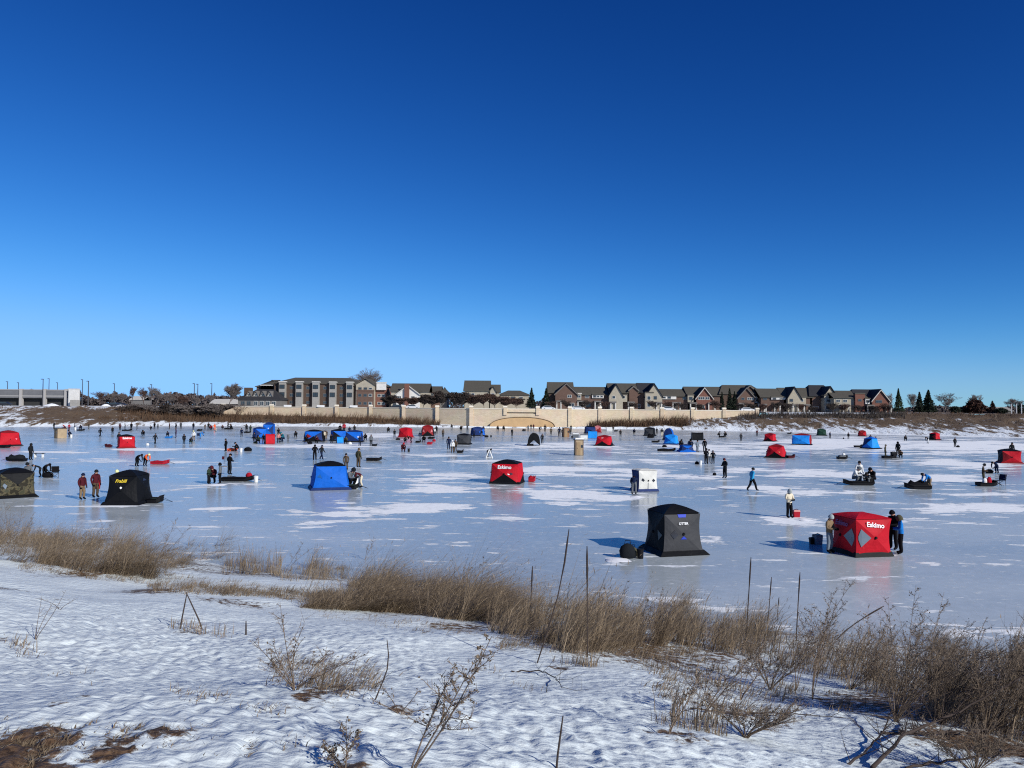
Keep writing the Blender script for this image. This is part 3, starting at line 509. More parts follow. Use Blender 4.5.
    for u, a, b, w, pj in ((838, 399.5, 402.5, 1.5, 0), (845, 399.5, 402.5, 1.5, 0), (858.5, 399, 401.5, 1.3, 1.0), (876, 400, 403, 2.2, 2.0), (865.8, 400, 402.5, 1.0, 1.4)): h.win(u, a, b, w, pj)
    for a, b in ((840, 846), (864, 870.5), (882, 888)): h.porch(a, b, 406)
    # left: long low deck building with white tower
    h = House('parking_deck', 'long low grey parking deck with dark openings at the left edge of the far shore', 30, 300, 'parking deck')
    q = MB(); q.box(h.X(-40), 0, h.Z(398), h.X(68), 5, h.Z(389.5)); q.build('upper_deck', mat('deck_grey', (0.14, 0.14, 0.145), 0.8, 0.35, 0.4), h.root)
    q = MB(); q.box(h.X(-40), -.12, h.Z(396.7), h.X(68), -.003, h.Z(395.2)); q.box(h.X(-40), -.14, h.Z(390.4), h.X(68), -.003, h.Z(389.3)); q.build('deck_band', mat('deck_band', (0.27, 0.26, 0.25), 0.8), h.root)
    q = MB(); q.box(h.X(-40), 2.0, -.4, h.X(68), 5, h.Z(398.03)); q.build('lower_shade_block', mat('deck_shade', (0.03, 0.03, 0.03), 0.9), h.root)  # solid dark block stands in for the shade below the upper deck
    for u in (-20, 21, 44.5, 66): q = MB(); x = h.X(u); q.box(x-.5, -.5, -.4, x+.5, 0.9, h.Z(388.8)); q.build('column', mat('deck_column', (0.36, 0.34, 0.32), 0.8), h.root)
    h = House('stair_tower', 'plain white block tower at the end of the parking deck', 73, 298, 'tower')
    q = MB(); q.box(h.X(68.3), 0, -.4, h.X(76), 2.5, h.Z(389)); q.build('wall', bmat('white'), h.root); q = MB(); q.box(h.X(68), -.15, h.Z(388.97), h.X(76.3), 2.65, h.Z(388.5)); q.build('roof', bmat('trim'), h.root)
    q = MB(); q.box(h.X(73), -2, -.4, h.X(80), -.02, h.Z(400)); q.build('entrance_block', bmat('bay'), h.root)
    h = House('shed', 'white roofed low shed between the light poles and the bare round tree', 222, 300, 'shed')
    h.block(211, 238, 403.5, 399.5, 'grey', 'trim', 9)
    h = House('shed', 'small white roofed shed beyond the grey trees left of the two tall poles', 137, 330, 'shed'); h.block(131, 143, 399.5, 396.5, 'grey', 'trim', 8)
    h = House('shed', 'low pale shed among the trees at the far right, left of the white posts', 1004, 300, 'shed'); h.block(996, 1012, 411, 407.5, 'grey', 'bay', 8)

# ------------------------------------------------------------------ far trees, poles, cars
BARK = None
def bare_tree(label, u, vb, vt, Y, wpx, seed, m, name='bare_tree', depth=4, dens=4, tw=0.024, group=None, fan=0.55, kind='tree'):
    rr = random.Random(seed); b = atY(u, vb, Y); H = (vb-vt)/769*Y; Wd = wpx/769*Y/2; root = thing(name, label, kind, b, 0, group)
    tr = Segs(); cr = Segs()
    def grow(p, d, L, r, k):
        n = 2 if k > 1 else 1; q = p
        for i in range(n):
            d2 = (d+Vector((rr.gauss(0, .1), rr.gauss(0, .1), 0.04))).normalized(); e = q+d2*(L/n)
            (tr if k >= depth-1 else cr).add(tuple(q), tuple(e), r*(1-.3*i/n), r*(1-.3*(i+1)/n), rr.random()); q = e; d = d2
            if k > 0:
                for c in range(dens if i == n-1 else dens-1):
                    a = rr.random()*6.283; s = fan*(0.6+0.7*rr.random()); side = Vector((math.cos(a), math.sin(a), 0.35))
                    grow(q, (d*(1-s*0.45)+side*s).normalized(), L*(0.52+0.25*rr.random()), max(r*0.5, tw), k-1)
    grow(Vector((0, 0, -0.3)), Vector((0, 0, 1)), H*0.36, max(H*0.022, tw*1.4), depth)
    pts = np.array(cr.b); z = pts[:, 2].max(); xw = np.percentile(np.abs(pts[:, 0]), 97)
    for s in (tr, cr):
        for lst in (s.a, s.b):
            for i, p in enumerate(lst): lst[i] = (p[0]*Wd/xw, p[1]*Wd/xw, p[2]*H/z)
    tr.build('trunk', m, root); cr.build('crown', m, root); return root
def conifer(label, u, vb, vt, Y, wpx, m, name='spruce_tree', n=1500, group=None, round_=False, seed=0):
    rg = np.random.default_rng(seed+77); b = atY(u, vb, Y); H = (vb-vt)/769*Y; Rr = wpx/769*Y/2; root = thing(name, label, 'tree', b, 0, group)
    q = MB(); q.tube([(0, 0, -.3), (0, 0, H*0.5), (0, 0, H*0.93)], [H*0.03, H*0.02, 0.03], 7); q.build('trunk', BARKM, root)
    n = int(n*1.8); t = rg.random(n)**(0.8 if round_ else 1.35); 
    prof = np.sqrt(np.clip(1-(2*t-0.9)**2/1.25, 0.02, 1)) if round_ else (1-t)*(0.78+0.35*np.abs(np.sin(t*28)))+0.02
    lump = 0.75+0.5*vnoise(rg.random(n)*3+t*5, t*7, seed); a = rg.random(n)*6.283; lump = 0.5+0.85*vnoise(np.cos(a)*2.5+5, np.sin(a)*2.5+t*9, seed+3)
    r = Rr*prof*lump*np.sqrt(0.25+0.75*rg.random(n)); C = np.stack([r*np.cos(a), r*np.sin(a), 0.05*H+t*0.95*H], 1)
    V, Q, ti = leaf_tris(C, max(Rr*0.12, .2), rg.random(n)); V = V.reshape(-1, 4, 3); V[:, :, 2] -= 0.35*np.hypot(V[:, :, 0], V[:, :, 1])*0.25; V = V.reshape(-1, 3)
    np_mesh('crown', V, [Q], m, root, ti); return root
def pole(label, u, vb, vt, Y, group, r=0.14, arm=.7):
    b = atY(u, vb, Y); H = (vb-vt)/769*Y; root = thing('street_lamp', label, 'street lamp', b, 0, group); m = mat('pole_metal', (0.05, 0.05, 0.055), 0.6)
    q = MB(); q.tube([(0, 0, -.4), (0, 0, H)], [r*1.3, r*0.8], 7); q.build('pole', m, root)
    q = MB(); q.box(-arm, -.25, H+.003, arm*.2, .25, H+.25, tx=.1, ty=.05); q.build('lamp_head', m, root)
def car(label, u, v, Y, rz, colm, group='cars parked on the far lot'):
    b = atY(u, v, Y); root = thing('parked_car', label, 'car', (b[0], Y, UPZ), rz, group)
    q = MB(); q.prism([(-2.2, .35), (2.2, .35), (2.25, .75), (1.3, .95), (.6, 1.45), (-1.3, 1.48), (-2.1, 1.0), (-2.25, .7)], -.9, .9); q.build('body', colm, root)
    q = MB(); q.prism([(1.2, .98), (.6, 1.38), (-1.25, 1.40), (-1.9, 1.02)], -.915, .915); q.build('side_window', GLASS, root)
    for x in (-1.4, 1.4):
        for y in (-.8, .8): q = MB(); q.tube([(x, y-.12, .33), (x, y+.12, .33)], .33, 12); q.build('wheel', mat('tyre_rubber', (0.02, 0.02, 0.02), 0.9), root)
def make_trees():
    global BARKM
    BARKM = mat('dark_bark', (0.06, 0.045, 0.035), 0.9); tw = tint_mat('grey_twigs', (0.10, 0.085, 0.08), (0.24, 0.20, 0.18)); rt = tint_mat('red_brown_twigs', (0.06, 0.036, 0.03), (0.14, 0.085, 0.066)); dk = tint_mat('dark_needles', (0.008, 0.013, 0.009), (0.035, 0.045, 0.028)); gn = tint_mat('green_needles', (0.012, 0.022, 0.012), (0.05, 0.075, 0.035)); dt = tint_mat('dark_twigs', (0.03, 0.024, 0.022), (0.09, 0.07, 0.06))
    bn = tint_mat('rust_needles', (0.03, 0.015, 0.011), (0.085, 0.042, 0.03))
    bare_tree('large bare tree standing above the roof end of the apartment block', 366, 406, 367, 300, 30, 1, tw, depth=5, dens=4)
    bare_tree('round bare tree left of the clubhouse and above the pale wall', 229, 405, 382, 272, 19, 2, tw, depth=5, dens=4)
    bare_tree('small bare tree in front of the wall below the clubhouse', 238, 419, 403, 250, 16, 31, rt, depth=4, dens=3)
    bare_tree('bare grey tree between the two dark spruces', 913.5, 413, 393, 262, 9, 3, tw, depth=4)
    bare_tree('wide bare tree right of the double dark spruce', 945, 412, 392, 255, 18, 4, tw, depth=5, dens=3, fan=.7)
    bare_tree('bare grey tree rising behind the rust coloured tree', 974, 412, 394, 262, 12, 5, tw, depth=5, dens=3)
    bare_tree('bare tree beside the white posts at the right edge', 1011, 413, 397.5, 255, 14, 6, tw, depth=5, dens=3)
    bare_tree('bare tree behind the end gable of the last townhouse row', 890, 412, 392, 285, 8, 7, tw, depth=4)
    G = 'bare trees on the left far bank'
    for i, (u, vb, vt, w, l) in enumerate(((144, 404, 387, 10, 'bare tree with forked top above the grey brush'), (151, 405, 386, 8, 'tallest slim bare tree above the grey brush'), (157, 405, 388, 8, 'slim bare tree right of the tallest slim one'), (132, 402, 386, 6, 'thin bare tree left of the white roofed shed'), (112, 403, 392, 10, 'low bare tree behind the pale heap on the left bank'), (122, 404, 392, 9, 'low bare tree between the dark car and the white roofed shed'), (100, 402, 391, 12, 'spreading bare tree behind the left far bank lamps'), (210, 405, 394, 9, 'dark bare tree beside the single tall pole'), (168, 405, 394, 12, 'wide low bare tree above the brown reeds'), (182, 406, 396, 12, 'low grey tree left of the two tall poles'), (197, 406, 396, 10, 'low grey tree below the two tall poles'))):
        bare_tree(l, u, vb, vt, 290, w, 40+i, tw if i % 3 else rt, depth=4, group=G, tw=.026)
    # brush along the left bank
    G = 'grey bare bushes on the left far bank'
    k = 0
    adj = ['widest', 'lowest', 'palest', 'darkest', 'reddest', 'thinnest', 'roundest', 'tallest']
    spots = ((128, 'beside the bright snow patch on the bank'), (137, 'below the small white shed'), (147, 'below the forked bare tree'), (158, 'below the slim bare trees'), (168, 'below the wide low tree'), (178, 'below the snowy roof gap'), (189, 'left of the two poles'), (200, 'right of the two poles'), (211, 'in front of the single pole'), (221, 'at the left end of the pale wall'))
    for i, (u, w) in enumerate(spots):
        bare_tree('low grey bush on the far bank '+w, u, 419.5, 402.5+(i*5 % 4), 250, 21, 60+i, (tw, dt, tw)[i % 3], 'bare_bush', depth=4, dens=5, group=G, tw=.045, fan=.95, kind='bush')
    # conifers
    conifer('dark pointed spruce at the end of the townhouses', 531.5, 408, 388, 262, 11, dk, n=1800, seed=1); conifer('dark broad spruce leaning on the steep brick townhouse gable', 546, 408, 388.5, 265, 11, dk, n=1600, seed=2)
    conifer('slim dark spruce in front of the twin gabled townhouse row', 729.5, 410, 388.5, 262, 8, dk, n=1300, seed=3); conifer('shorter slim spruce just right of its taller twin', 734.5, 410, 391.5, 262, 6, dk, n=900, seed=4)
    conifer('faint slim spruce left of the taller slim spruce', 722, 410, 392, 263, 6, dk, n=700, seed=5)
    conifer('green pointed spruce beside the last townhouse gable', 898.5, 412.5, 388.5, 250, 10, gn, n=1500, seed=6); conifer('left half of the double dark spruce', 919.5, 412.5, 392, 250, 11, dk, n=1400, seed=7); conifer('taller right half of the double dark spruce', 928.5, 412.5, 390, 250, 14, dk, n=1800, seed=8)
    conifer('rust brown spreading tree near the right edge', 974.5, 413, 400, 252, 20, bn, 'rust_tree', n=1300, round_=True, seed=9); conifer('small dark cone tree between the rust tree and the white posts', 992.5, 413, 401, 250, 10, bn, n=900, seed=10)
    conifer('dark low evergreen under the bare tree at the right edge', 1001, 413.5, 408, 248, 12, dk, 'evergreen_bush', n=600, round_=True, seed=11); conifer('low dark evergreen beside the wide bare tree', 955, 413, 406.5, 252, 12, dk, 'evergreen_bush', n=600, round_=True, seed=12); conifer('dark evergreen at the very right edge', 1021, 413.5, 404.5, 252, 10, dk, 'evergreen_bush', n=700, round_=True, seed=13)
    conifer('low dark evergreen left of the rust coloured tree', 965, 413, 406, 256, 10, dk, 'evergreen_bush', n=600, round_=True, seed=15)
    # trees in front of the centre houses
    G = 'dark round trees in front of the centre houses'
    for i, (u, vb, vt, w, rd, l) in enumerate(((389, 407, 395, 9, 0, 'dark tree at the left foot of the cream house'), (399, 407, 397, 11, 1, 'red brown tree before the white gable'), (412, 407, 397, 11, 1, 'red brown tree below the brick chimney'), (423, 407, 394, 11, 0, 'dark tree at the right corner of the cream house'), (432, 407, 396, 11, 0, 'dark tree before the plain brown roof'), (442.5, 407.5, 390.5, 11, 0, 'tall dark round tree between the houses'), (453, 408, 392, 11, 0, 'dark round tree right of the tall dark one'), (463, 408, 391.5, 10, 0, 'dark round tree at the left foot of the tall roof'), (473, 408, 394, 12, 1, 'wide red brown tree under the tall roof'), (484, 408, 393, 11, 1, 'red brown tree at the right end of the tall roof'), (495, 408, 394, 12, 1, 'rusty tree before the narrow cream gable'), (506, 408, 396, 12, 1, 'low rusty tree before the bungalow'), (517, 408, 397, 12, 1, 'low rusty tree left of the pointed spruce'))):
        if rd: bare_tree(l, u, vb, vt, 262, w+3, 200+i, rt, 'bushy_tree', depth=4, dens=5, group=G, tw=.055, fan=.6)
        else: bare_tree(l, u, vb, vt, 262, w+4, 200+i, dt, 'bushy_tree', depth=4, dens=6, group=G, tw=.075, fan=.6)
    G = 'dark bare bushes in front of the townhouses'
    places = ((552, 'at the corner of the steep brick gable'), (566, 'below the steep brick gable'), (585, 'beside the second porch of the first row'), (604, 'before the first pair of gables'), (632, 'between the two cream gables'), (653, 'below the tall cream gable'), (667, 'under the long white bay'), (682, 'before the plain brick house'), (700, 'below the red gable'), (716, 'left of the slim spruces'), (742, 'right of the slim spruces'), (752, 'over the end of the pale wall'), (764, 'beyond the end of the pale wall'), (775, 'below the white strip of windows'), (787, 'under the cream dormer'), (799, 'below the square cream bay'), (811, 'left of the cream tower'), (833, 'right of the cream tower'), (846, 'before the low cream house'), (857, 'below the brick bay'), (873, 'below the last red gable'), (884, 'beside the last porch'))
    for i, (u, w) in enumerate(places):
        vb = 409+(u-550)*0.014
        bare_tree('dark bare bush '+w, u, vb, vb-8-(i*7 % 4), 258, 11, 100+i, dt if i % 3 else rt, 'bare_bush', depth=4, dens=4, group=G, tw=.032, fan=.9, kind='bush')
    # lamps
    G = 'lamp poles on the left far lot'
    for u, vt, Y, l in ((7, 382, 330, 'lamp pole behind the leftmost end of the deck'), (18, 383, 340, 'thin lamp pole right of the leftmost one'), (42.5, 379.5, 280, 'tall dark lamp pole before the deck columns'), (48.5, 379, 350, 'thin pole just right of the tall dark one'), (57, 383, 360, 'short thin pole behind the deck'), (82, 380, 330, 'thin pole right of the white tower'), (88, 381.5, 275, 'tall dark twin pole right of the white tower'), (114, 384, 330, 'thin pole above the parked dark car'), (194, 384, 300, 'left of the two tall dark poles'), (197.5, 384.5, 302, 'right of the two tall dark poles'), (211.5, 384, 310, 'single tall pole beside the dark bare tree'), (151.3, 385, 300, 'pole hidden among the slim bare trees')):
        pole(l, u, 405, vt, Y, G, r=.16)
    G = 'white posts at the right edge'
    for u, l in ((1011.5, 'white post below the bare tree'), (1016.5, 'white post in the middle of the three'), (1021.5, 'white post closest to the picture edge')):
        b = atY(u, 414, 246); r = thing('post', l, 'post', (b[0], b[1], 5.0), 0, G); q = MB(); q.tube([(0, 0, -.3), (0, 0, 3.6)], [.16, .14], 8); q.build('shaft', mat('white_post', (.6, .6, .6), .6), r); q = MB(); q.tube([(0, 0, 3.6), (0, 0, 3.75)], [.2, .2], 8); q.build('cap', mat('white_post', (.6, .6, .6), .6), r)
    dc = mat('dark_car_paint', (0.02, 0.022, 0.028), 0.35, spec=.5); wc = mat('white_car_paint', (0.6, 0.6, 0.6), 0.4, spec=.5)
    car('dark car parked under the left end of the parking deck', 5, 403, 280, .05, dc); car('dark car parked beside the white heap on the left bank', 115, 403, 275, .1, dc); car('dark pickup shaped car parked behind the other dark car', 121, 402, 290, -.2, dc)
    for u, c, l in ((578, wc, 'white car behind the wall by the second porch'), (668.5, wc, 'white car behind the wall under the long white bay'), (747, wc, 'white car at the right end of the pale wall'), (548.5, wc, 'white car behind the wall below the broad spruce'), (413, wc, 'white car behind the wall below the brick chimney'), (398, dc, 'dark car behind the wall left of the white car')):
        car(l, u, 405, 256, .03, c, 'cars parked behind the wall')
    # snow heaps on the left lot
    def heap(l, u, v, Y, w, h, seed):
        b = atY(u, v, Y); q = np.random.default_rng(seed); n = 24; m_ = 7; V = []
        for i in range(m_):
            t = i/(m_-1)
            for k in range(n):
                a = 6.283*k/n; r = w*(1-t)**0.6*(0.85+0.3*q.random()); V.append((r*math.cos(a), r*.6*math.sin(a), -.3+h*t*(0.9+.2*q.random())))
        i = np.arange((m_-1)*n); F = np.stack([i, (i//n)*n+(i+1) % n, (i//n+1)*n+(i+1) % n, (i//n+1)*n+i % n], 1)
        o = np_mesh('snow_heap', V, [F], mat('heap_snow', (.8, .81, .83), .8), None, None, True); o.location = (b[0], Y, UPZ); tag(o, l, 'snow heap', 'snow heaps')
    heap('white snow heap between the deck columns', 52, 404, 272, 3.6, 1.2, 1); heap('white snow heap beside the pale pink rubble on the left bank', 106, 404, 268, 2.2, 1.2, 2); heap('bright snow heap on the slope below the dark parked car', 121, 404, 262, 2.6, 1.0, 3)
    # distant wooded rise and treeline
    def woods(name, l, u0, u1, Y, vb, vt, n, m, seed):
        g = np.random.default_rng(seed); u = u0+(u1-u0)*g.random(n); top = vt+(vb-vt)*0.55*vnoise(u*0.11, u*0, seed)+(vb-vt)*.2*vnoise(u*.5, u*0, seed+1)
        v = vb+(top-vb)*g.random(n)**0.75; Yv = Y+60*g.random(n); C = np.array([atY(a, b, c) for a, b, c in zip(u, v, Yv)]); V, Q, ti = leaf_tris(C, Y*0.0022, g.random(n)); tag(np_mesh(name, V, [Q], m, None, ti), l, None, None, 'stuff')
    woods('distant_woods', 'dark distant wood along the left horizon', -60, 250, 620, 407.5, 388.5, 14000, tint_mat('far_woods', (0.05, 0.042, 0.042), (0.13, 0.105, 0.10)), 5)
    woods('distant_treeline', 'low distant treeline along the right horizon', 880, 1090, 520, 413.5, 404, 3500, MATS['far_woods'], 6)
    woods('distant_treeline', 'low distant trees between the apartment block and cream house', 370, 560, 520, 409.5, 397, 3000, MATS['far_woods'], 8)
    # reeds and scrub along the far shore
    rm = tint_mat('far_reeds', (0.05, 0.029, 0.018), (0.155, 0.095, 0.058)); sm = tint_mat('far_scrub', (0.045, 0.035, 0.03), (0.20, 0.15, 0.11))
    def belt(name, l, u0, u1, t0, t1, n, h, wd, m, seed, gate=0.0, gs=.2):
        g = np.random.default_rng(seed); u = u0+(u1-u0)*g.random(n*3); t = t0+(t1-t0)*g.random(n*3); keep = vnoise(u*gs, t*6, seed) > gate; u = u[keep][:n]; t = t[keep][:n]
        sy = np.interp(u, _fpx, _fsy); ty = np.interp(u, _fpx, _fty); tz = np.interp(u, _fpx, _ftz); Y = sy+(ty-sy)*t; z = np.clip(t, 0, 1)**.85*tz-0.15; k = len(u)
        P = np.stack([(u-512)/769*Y, Y, z], 1); L = h*(0.5+g.random(k))*(0.7+.6*vnoise(u*.12, t*3, seed+2)); lean = np.stack([0.25+.25*g.normal(size=k), .2*g.normal(size=k)], 1)
        tag(build_blades(name, m, [blades_arrays(P, lean, L, np.full(k, wd), np.clip(.5*g.random(k)+.5*vnoise(u*.3, t*4, seed+4), 0, 1))]), l, None, None, 'stuff')
    belt('brown_reeds', 'brown reeds along the far shore below the apartment block', 118, 440, 0.14, 0.8, 9000, 1.9, 0.09, rm, 1, .30, .35)
    belt('brown_reeds', 'brown reeds below the townhouses on the far shore', 590, 692, 0.25, 0.9, 3000, 1.9, 0.10, rm, 2)
    belt('shore_scrub', 'dark scrub poking out of the snow on the right far bank', 690, 1120, 0.10, 0.98, 9000, 0.55, 0.10, sm, 3, .52, .7)
    belt('dry_meadow', 'dry brown meadow above the right far bank', 865, 1120, 0.80, 1.1, 2600, 0.6, 0.10, rm, 4, .38, .3)
    belt('dry_meadow', 'dry brown grass on the left far bank below the parked cars', 0, 128, 0.12, 0.9, 5000, 0.5, 0.11, rm, 5, .42, .25)
    belt('shore_scrub', 'dark brush before the end of the pale wall', 738, 905, 0.62, 1.0, 4200, 1.5, 0.10, tint_mat('dark_brush', (0.03, 0.026, 0.024), (0.10, 0.08, 0.065)), 6)
# ------------------------------------------------------------------ ice shelters
CH = dict(r='red', k='black', b='blue', n='navy', g='grey', o='olive', G='green', w='white', l='lightblue', d='darkred', p='pink')
class Hub:
    """pop-up shelter: four cloth walls pushed out by a hub in the middle of each, peaked roof, ground skirt"""
    def __init__(s, label, u, v, w, h, rz=0, walls='rrrr', roof='k', skirt='k', d=None, flare=0.10, hubout=0.13, group='pop-up ice shelters', skirtw=0.22, peak=0.16):
        s.p = ice(u, v); d = d or w; ct = math.cos(math.atan((u-512)/769)); w *= ct; d *= ct; s.w, s.d, s.h = w, d, h
        s.p = s.p + np.array([0, d*0.45, 0])
        s.root = thing('ice_shelter', label, 'ice shelter', s.p, rz-math.atan((u-512)/769), group)      # rz is the turn seen from the bank
        faces = walls if isinstance(walls, (list, tuple)) else [walls]*4
        hw = h*(1-peak); tb = 1-flare; c = []
        for sx, sy in ((-1, -1), (1, -1), (1, 1), (-1, 1)): c.append((np.array([sx*w/2, sy*d/2, 0.03]), np.array([sx*w/2*tb, sy*d/2*tb, hw])))
        s.quads = []
        for i in range(4):
            a, b = c[i], c[(i+1) % 4]; nrm = np.array([(0, -1, 0), (1, 0, 0), (0, 1, 0), (-1, 0, 0)][i], float)
            hub = (a[0]+a[1]+b[0]+b[1])/4+nrm*hubout*(w+d)/4; hub[2] = hw*0.52
            s.quads.append((a, b, hub, nrm))
            mb = MB(); mats = []
            for k, (p, q) in enumerate(((a[1], b[1]), (b[1], b[0]), (b[0], a[0]), (a[0], a[1]))):
                ch = faces[i][k]; mats.append(fabric(CH[ch])); N = 6; idx = {}; vs = []
                for x in range(N+1):
                    for y in range(N+1-x): idx[(x, y)] = len(vs); vs.append(s.sag(hub, p, q, x/N, y/N))
                fs = []
                for x in range(N):
                    for y in range(N-x):
                        fs.append((idx[(x, y)], idx[(x+1, y)], idx[(x, y+1)]))
                        if y < N-x-1: fs.append((idx[(x+1, y)], idx[(x+1, y+1)], idx[(x, y+1)]))
                mb.add(vs, fs, k)
            mb.build('wall', mats, s.root, False)
            q = MB(); q.tube([hub+nrm*.0, hub+nrm*.05], [.07, .05], 8); q.build('hub', fabric('black'), s.root)
        # roof
        mb = MB(); ap = np.array([0, 0, h]); N = 6
        for i in range(4):
            p, q = c[i][1], c[(i+1) % 4][1]; idx = {}; vs = []; fs = []
            for x in range(N+1):
                for y in range(N+1-x):
                    idx[(x, y)] = len(vs); e = s.sag(ap, p, q, x/N, y/N); k = 1.015; t = x/N+y/N
                    e = np.array([e[0]*k, e[1]*k, e[2]+0.02+0.10*h*t*(1-t)]); vs.append(e)
            for x in range(N):
                for y in range(N-x):
                    fs.append((idx[(x, y)], idx[(x+1, y)], idx[(x, y+1)]))
                    if y < N-x-1: fs.append((idx[(x+1, y)], idx[(x+1, y+1)], idx[(x, y+1)]))
            mb.add(vs, fs)
        mb.build('roof', fabric(CH[roof]), s.root)
        if skirt:
            q = MB(); k = 1+skirtw*2/w; z = 0.2
            for i in range(4):
                a, b = c[i][0], c[(i+1) % 4][0]; f = lambda p, m, zz: np.array([p[0]*m, p[1]*m, zz])
                m0 = (f(a, .985, z)+f(b, .985, z))/2
                q.add([f(a, 1.012, z), f(b, 1.012, z), f(b, k, .012), f(a, k, .012)], [(3, 2, 1, 0)])
            q.build('skirt', fabric(CH[skirt]), s.root)
    def sag(s, hub, p, q, x, y):
        """point of the triangle hub-p-q at weights (1-x-y, x, y), cloth edge drawn in between the poles"""
        e = hub*(1-x-y)+p*x+q*y; mid = (p+q)/2; cen = np.array([0, 0, s.h*0.48]); k = 4*x*y
        amt = 0.10 if abs(p[2]-q[2]) < 1e-3 else 0.085
        dirv = (cen-mid)*np.array([1, 1, 0.25])
        if p[2] < .2 and q[2] < .2: dirv = dirv*np.array([.5, .5, 0])
        return e+dirv*amt*k
    def frame(s, i):
        a, b, hub, n = s.quads[i]; return a, b, hub, n
    def tri(s, i, k):
        a, b, hub, n = s.quads[i]; p, q = ((a[1], b[1]), (b[1], b[0]), (b[0], a[0]), (a[0], a[1]))[k]; return hub, p, q, n
    def patch(s, name, i, k, bars, m, out=0.02):
        """flat polygon following wall i, triangle k, corners given as weights (x, y)"""
        hub, p, q, n = s.tri(i, k); g = np.cross(p-hub, q-hub); g /= np.linalg.norm(g); g = g if g@n > 0 else -g
        vs = [s.sag(hub, p, q, x, y)+g*out for x, y in bars]; mb = MB(); c = sum(vs)/len(vs); vs.append(c); nb = len(bars); mb.add(vs, [(j, (j+1) % nb, nb) for j in range(nb)]); return mb.build(name, m, s.root)
    def text(s, i, body, size, x, y, m, k=0, skew=0.0, shear=0.0, name='lettering'):
        """lettering on wall i, triangle k, centred at weights (x,y)"""
        hub, p, q, n = s.tri(i, k); g = np.cross(p-hub, q-hub); g /= np.linalg.norm(g); g = g if g@n > 0 else -g
        a, b = s.quads[i][0], s.quads[i][1]; ex = (b[1]-a[1]); ex = ex-g*(ex@g); ex /= np.linalg.norm(ex); ey = np.cross(g, ex)
        ex2 = ex*math.cos(skew)+ey*math.sin(skew); ey2 = -ex*math.sin(skew)+ey*math.cos(skew)
        cu = bpy.data.curves.new('lettering', 'FONT'); cu.body = body; cu.size = size; cu.align_x = 'CENTER'; cu.align_y = 'CENTER'; cu.offset = 0.006*size/0.3; cu.extrude = 0.004; cu.shear = shear
        o = bpy.data.objects.new('lettering', cu); COL.objects.link(o); dg = bpy.context.evaluated_depsgraph_get(); me = bpy.data.meshes.new_from_object(o.evaluated_get(dg)); COL.objects.unlink(o); bpy.data.objects.remove(o)
        me.materials.clear(); me.materials.append(m); t = bpy.data.objects.new(name, me); COL.objects.link(t); t.parent = s.root
        c = s.sag(hub, p, q, x, y)+g*.07; M = Matrix.Identity(4)
        for r in range(3): M[r][0] = ex2[r]; M[r][1] = ey2[r]; M[r][2] = g[r]; M[r][3] = c[r]
        t.matrix_local = M; return t
def flip_shelter(label, u, v, w, h, d, rz, colf, cols, colr=None, group='flip-over ice shelters', back=0.9):
    """flip-over shelter on a sled tub: a cloth hood on hoops, open profile seen from the side"""
    p = ice(u, v)+np.array([0, d*.45, 0]); root = thing('flip_shelter', label, 'ice shelter', p, rz-math.atan((u-512)/769), group)
    prof = []
    for k in range(15):
        a = math.pi*k/14; x = -math.cos(a); z = math.sin(a)**0.55; prof.append((x*d/2*(1-0.12*z), .05+z*h*(1.0 if x < 0.2 else back+(1-back)*(1-x)/.8)))
    q = MB(); n = len(prof); X = np.linspace(-w/2, w/2, 7); vs = []; fs = []; mi = []
    for i, xx in enumerate(X):
        pinch = 1-0.035*(1-abs(2*i/6-1))
        for y, z in prof: vs.append((xx, y*pinch, z*pinch))
    for i in range(6):
        for k in range(n-1): fs.append((i*n+k, i*n+k+1, (i+1)*n+k+1, (i+1)*n+k))
    q.add(vs, fs); q.m = [0 if k < 8 else 1 for i in range(6) for k in range(n-1)]; q.build('hood', [fabric(colf), fabric(colr or colf)], root, True)
    for sx in (-1, 1):
        q = MB(); xx = sx*w/2; c = (xx+sx*.05, 0, h*.45); vs = [(xx, y, z) for y, z in prof]+[c]; q.add(vs, [(k, k+1, n) for k in range(n-1)]); q.build('side_panel', fabric(cols), root)
    q = MB(); q.box(-w/2-.05, d*.02, 0, w/2+.05, d/2+.1, .3, tx=.0); q.build('sled_base', fabric('black'), root)
    q = MB()
    for xx in (-w/2, w/2): q.tube([(xx, y, z+.01) for y, z in prof], .02, 5)
    q.build('hoop', mat('pole_metal', (0.05, 0.05, 0.055), 0.6), root); return root

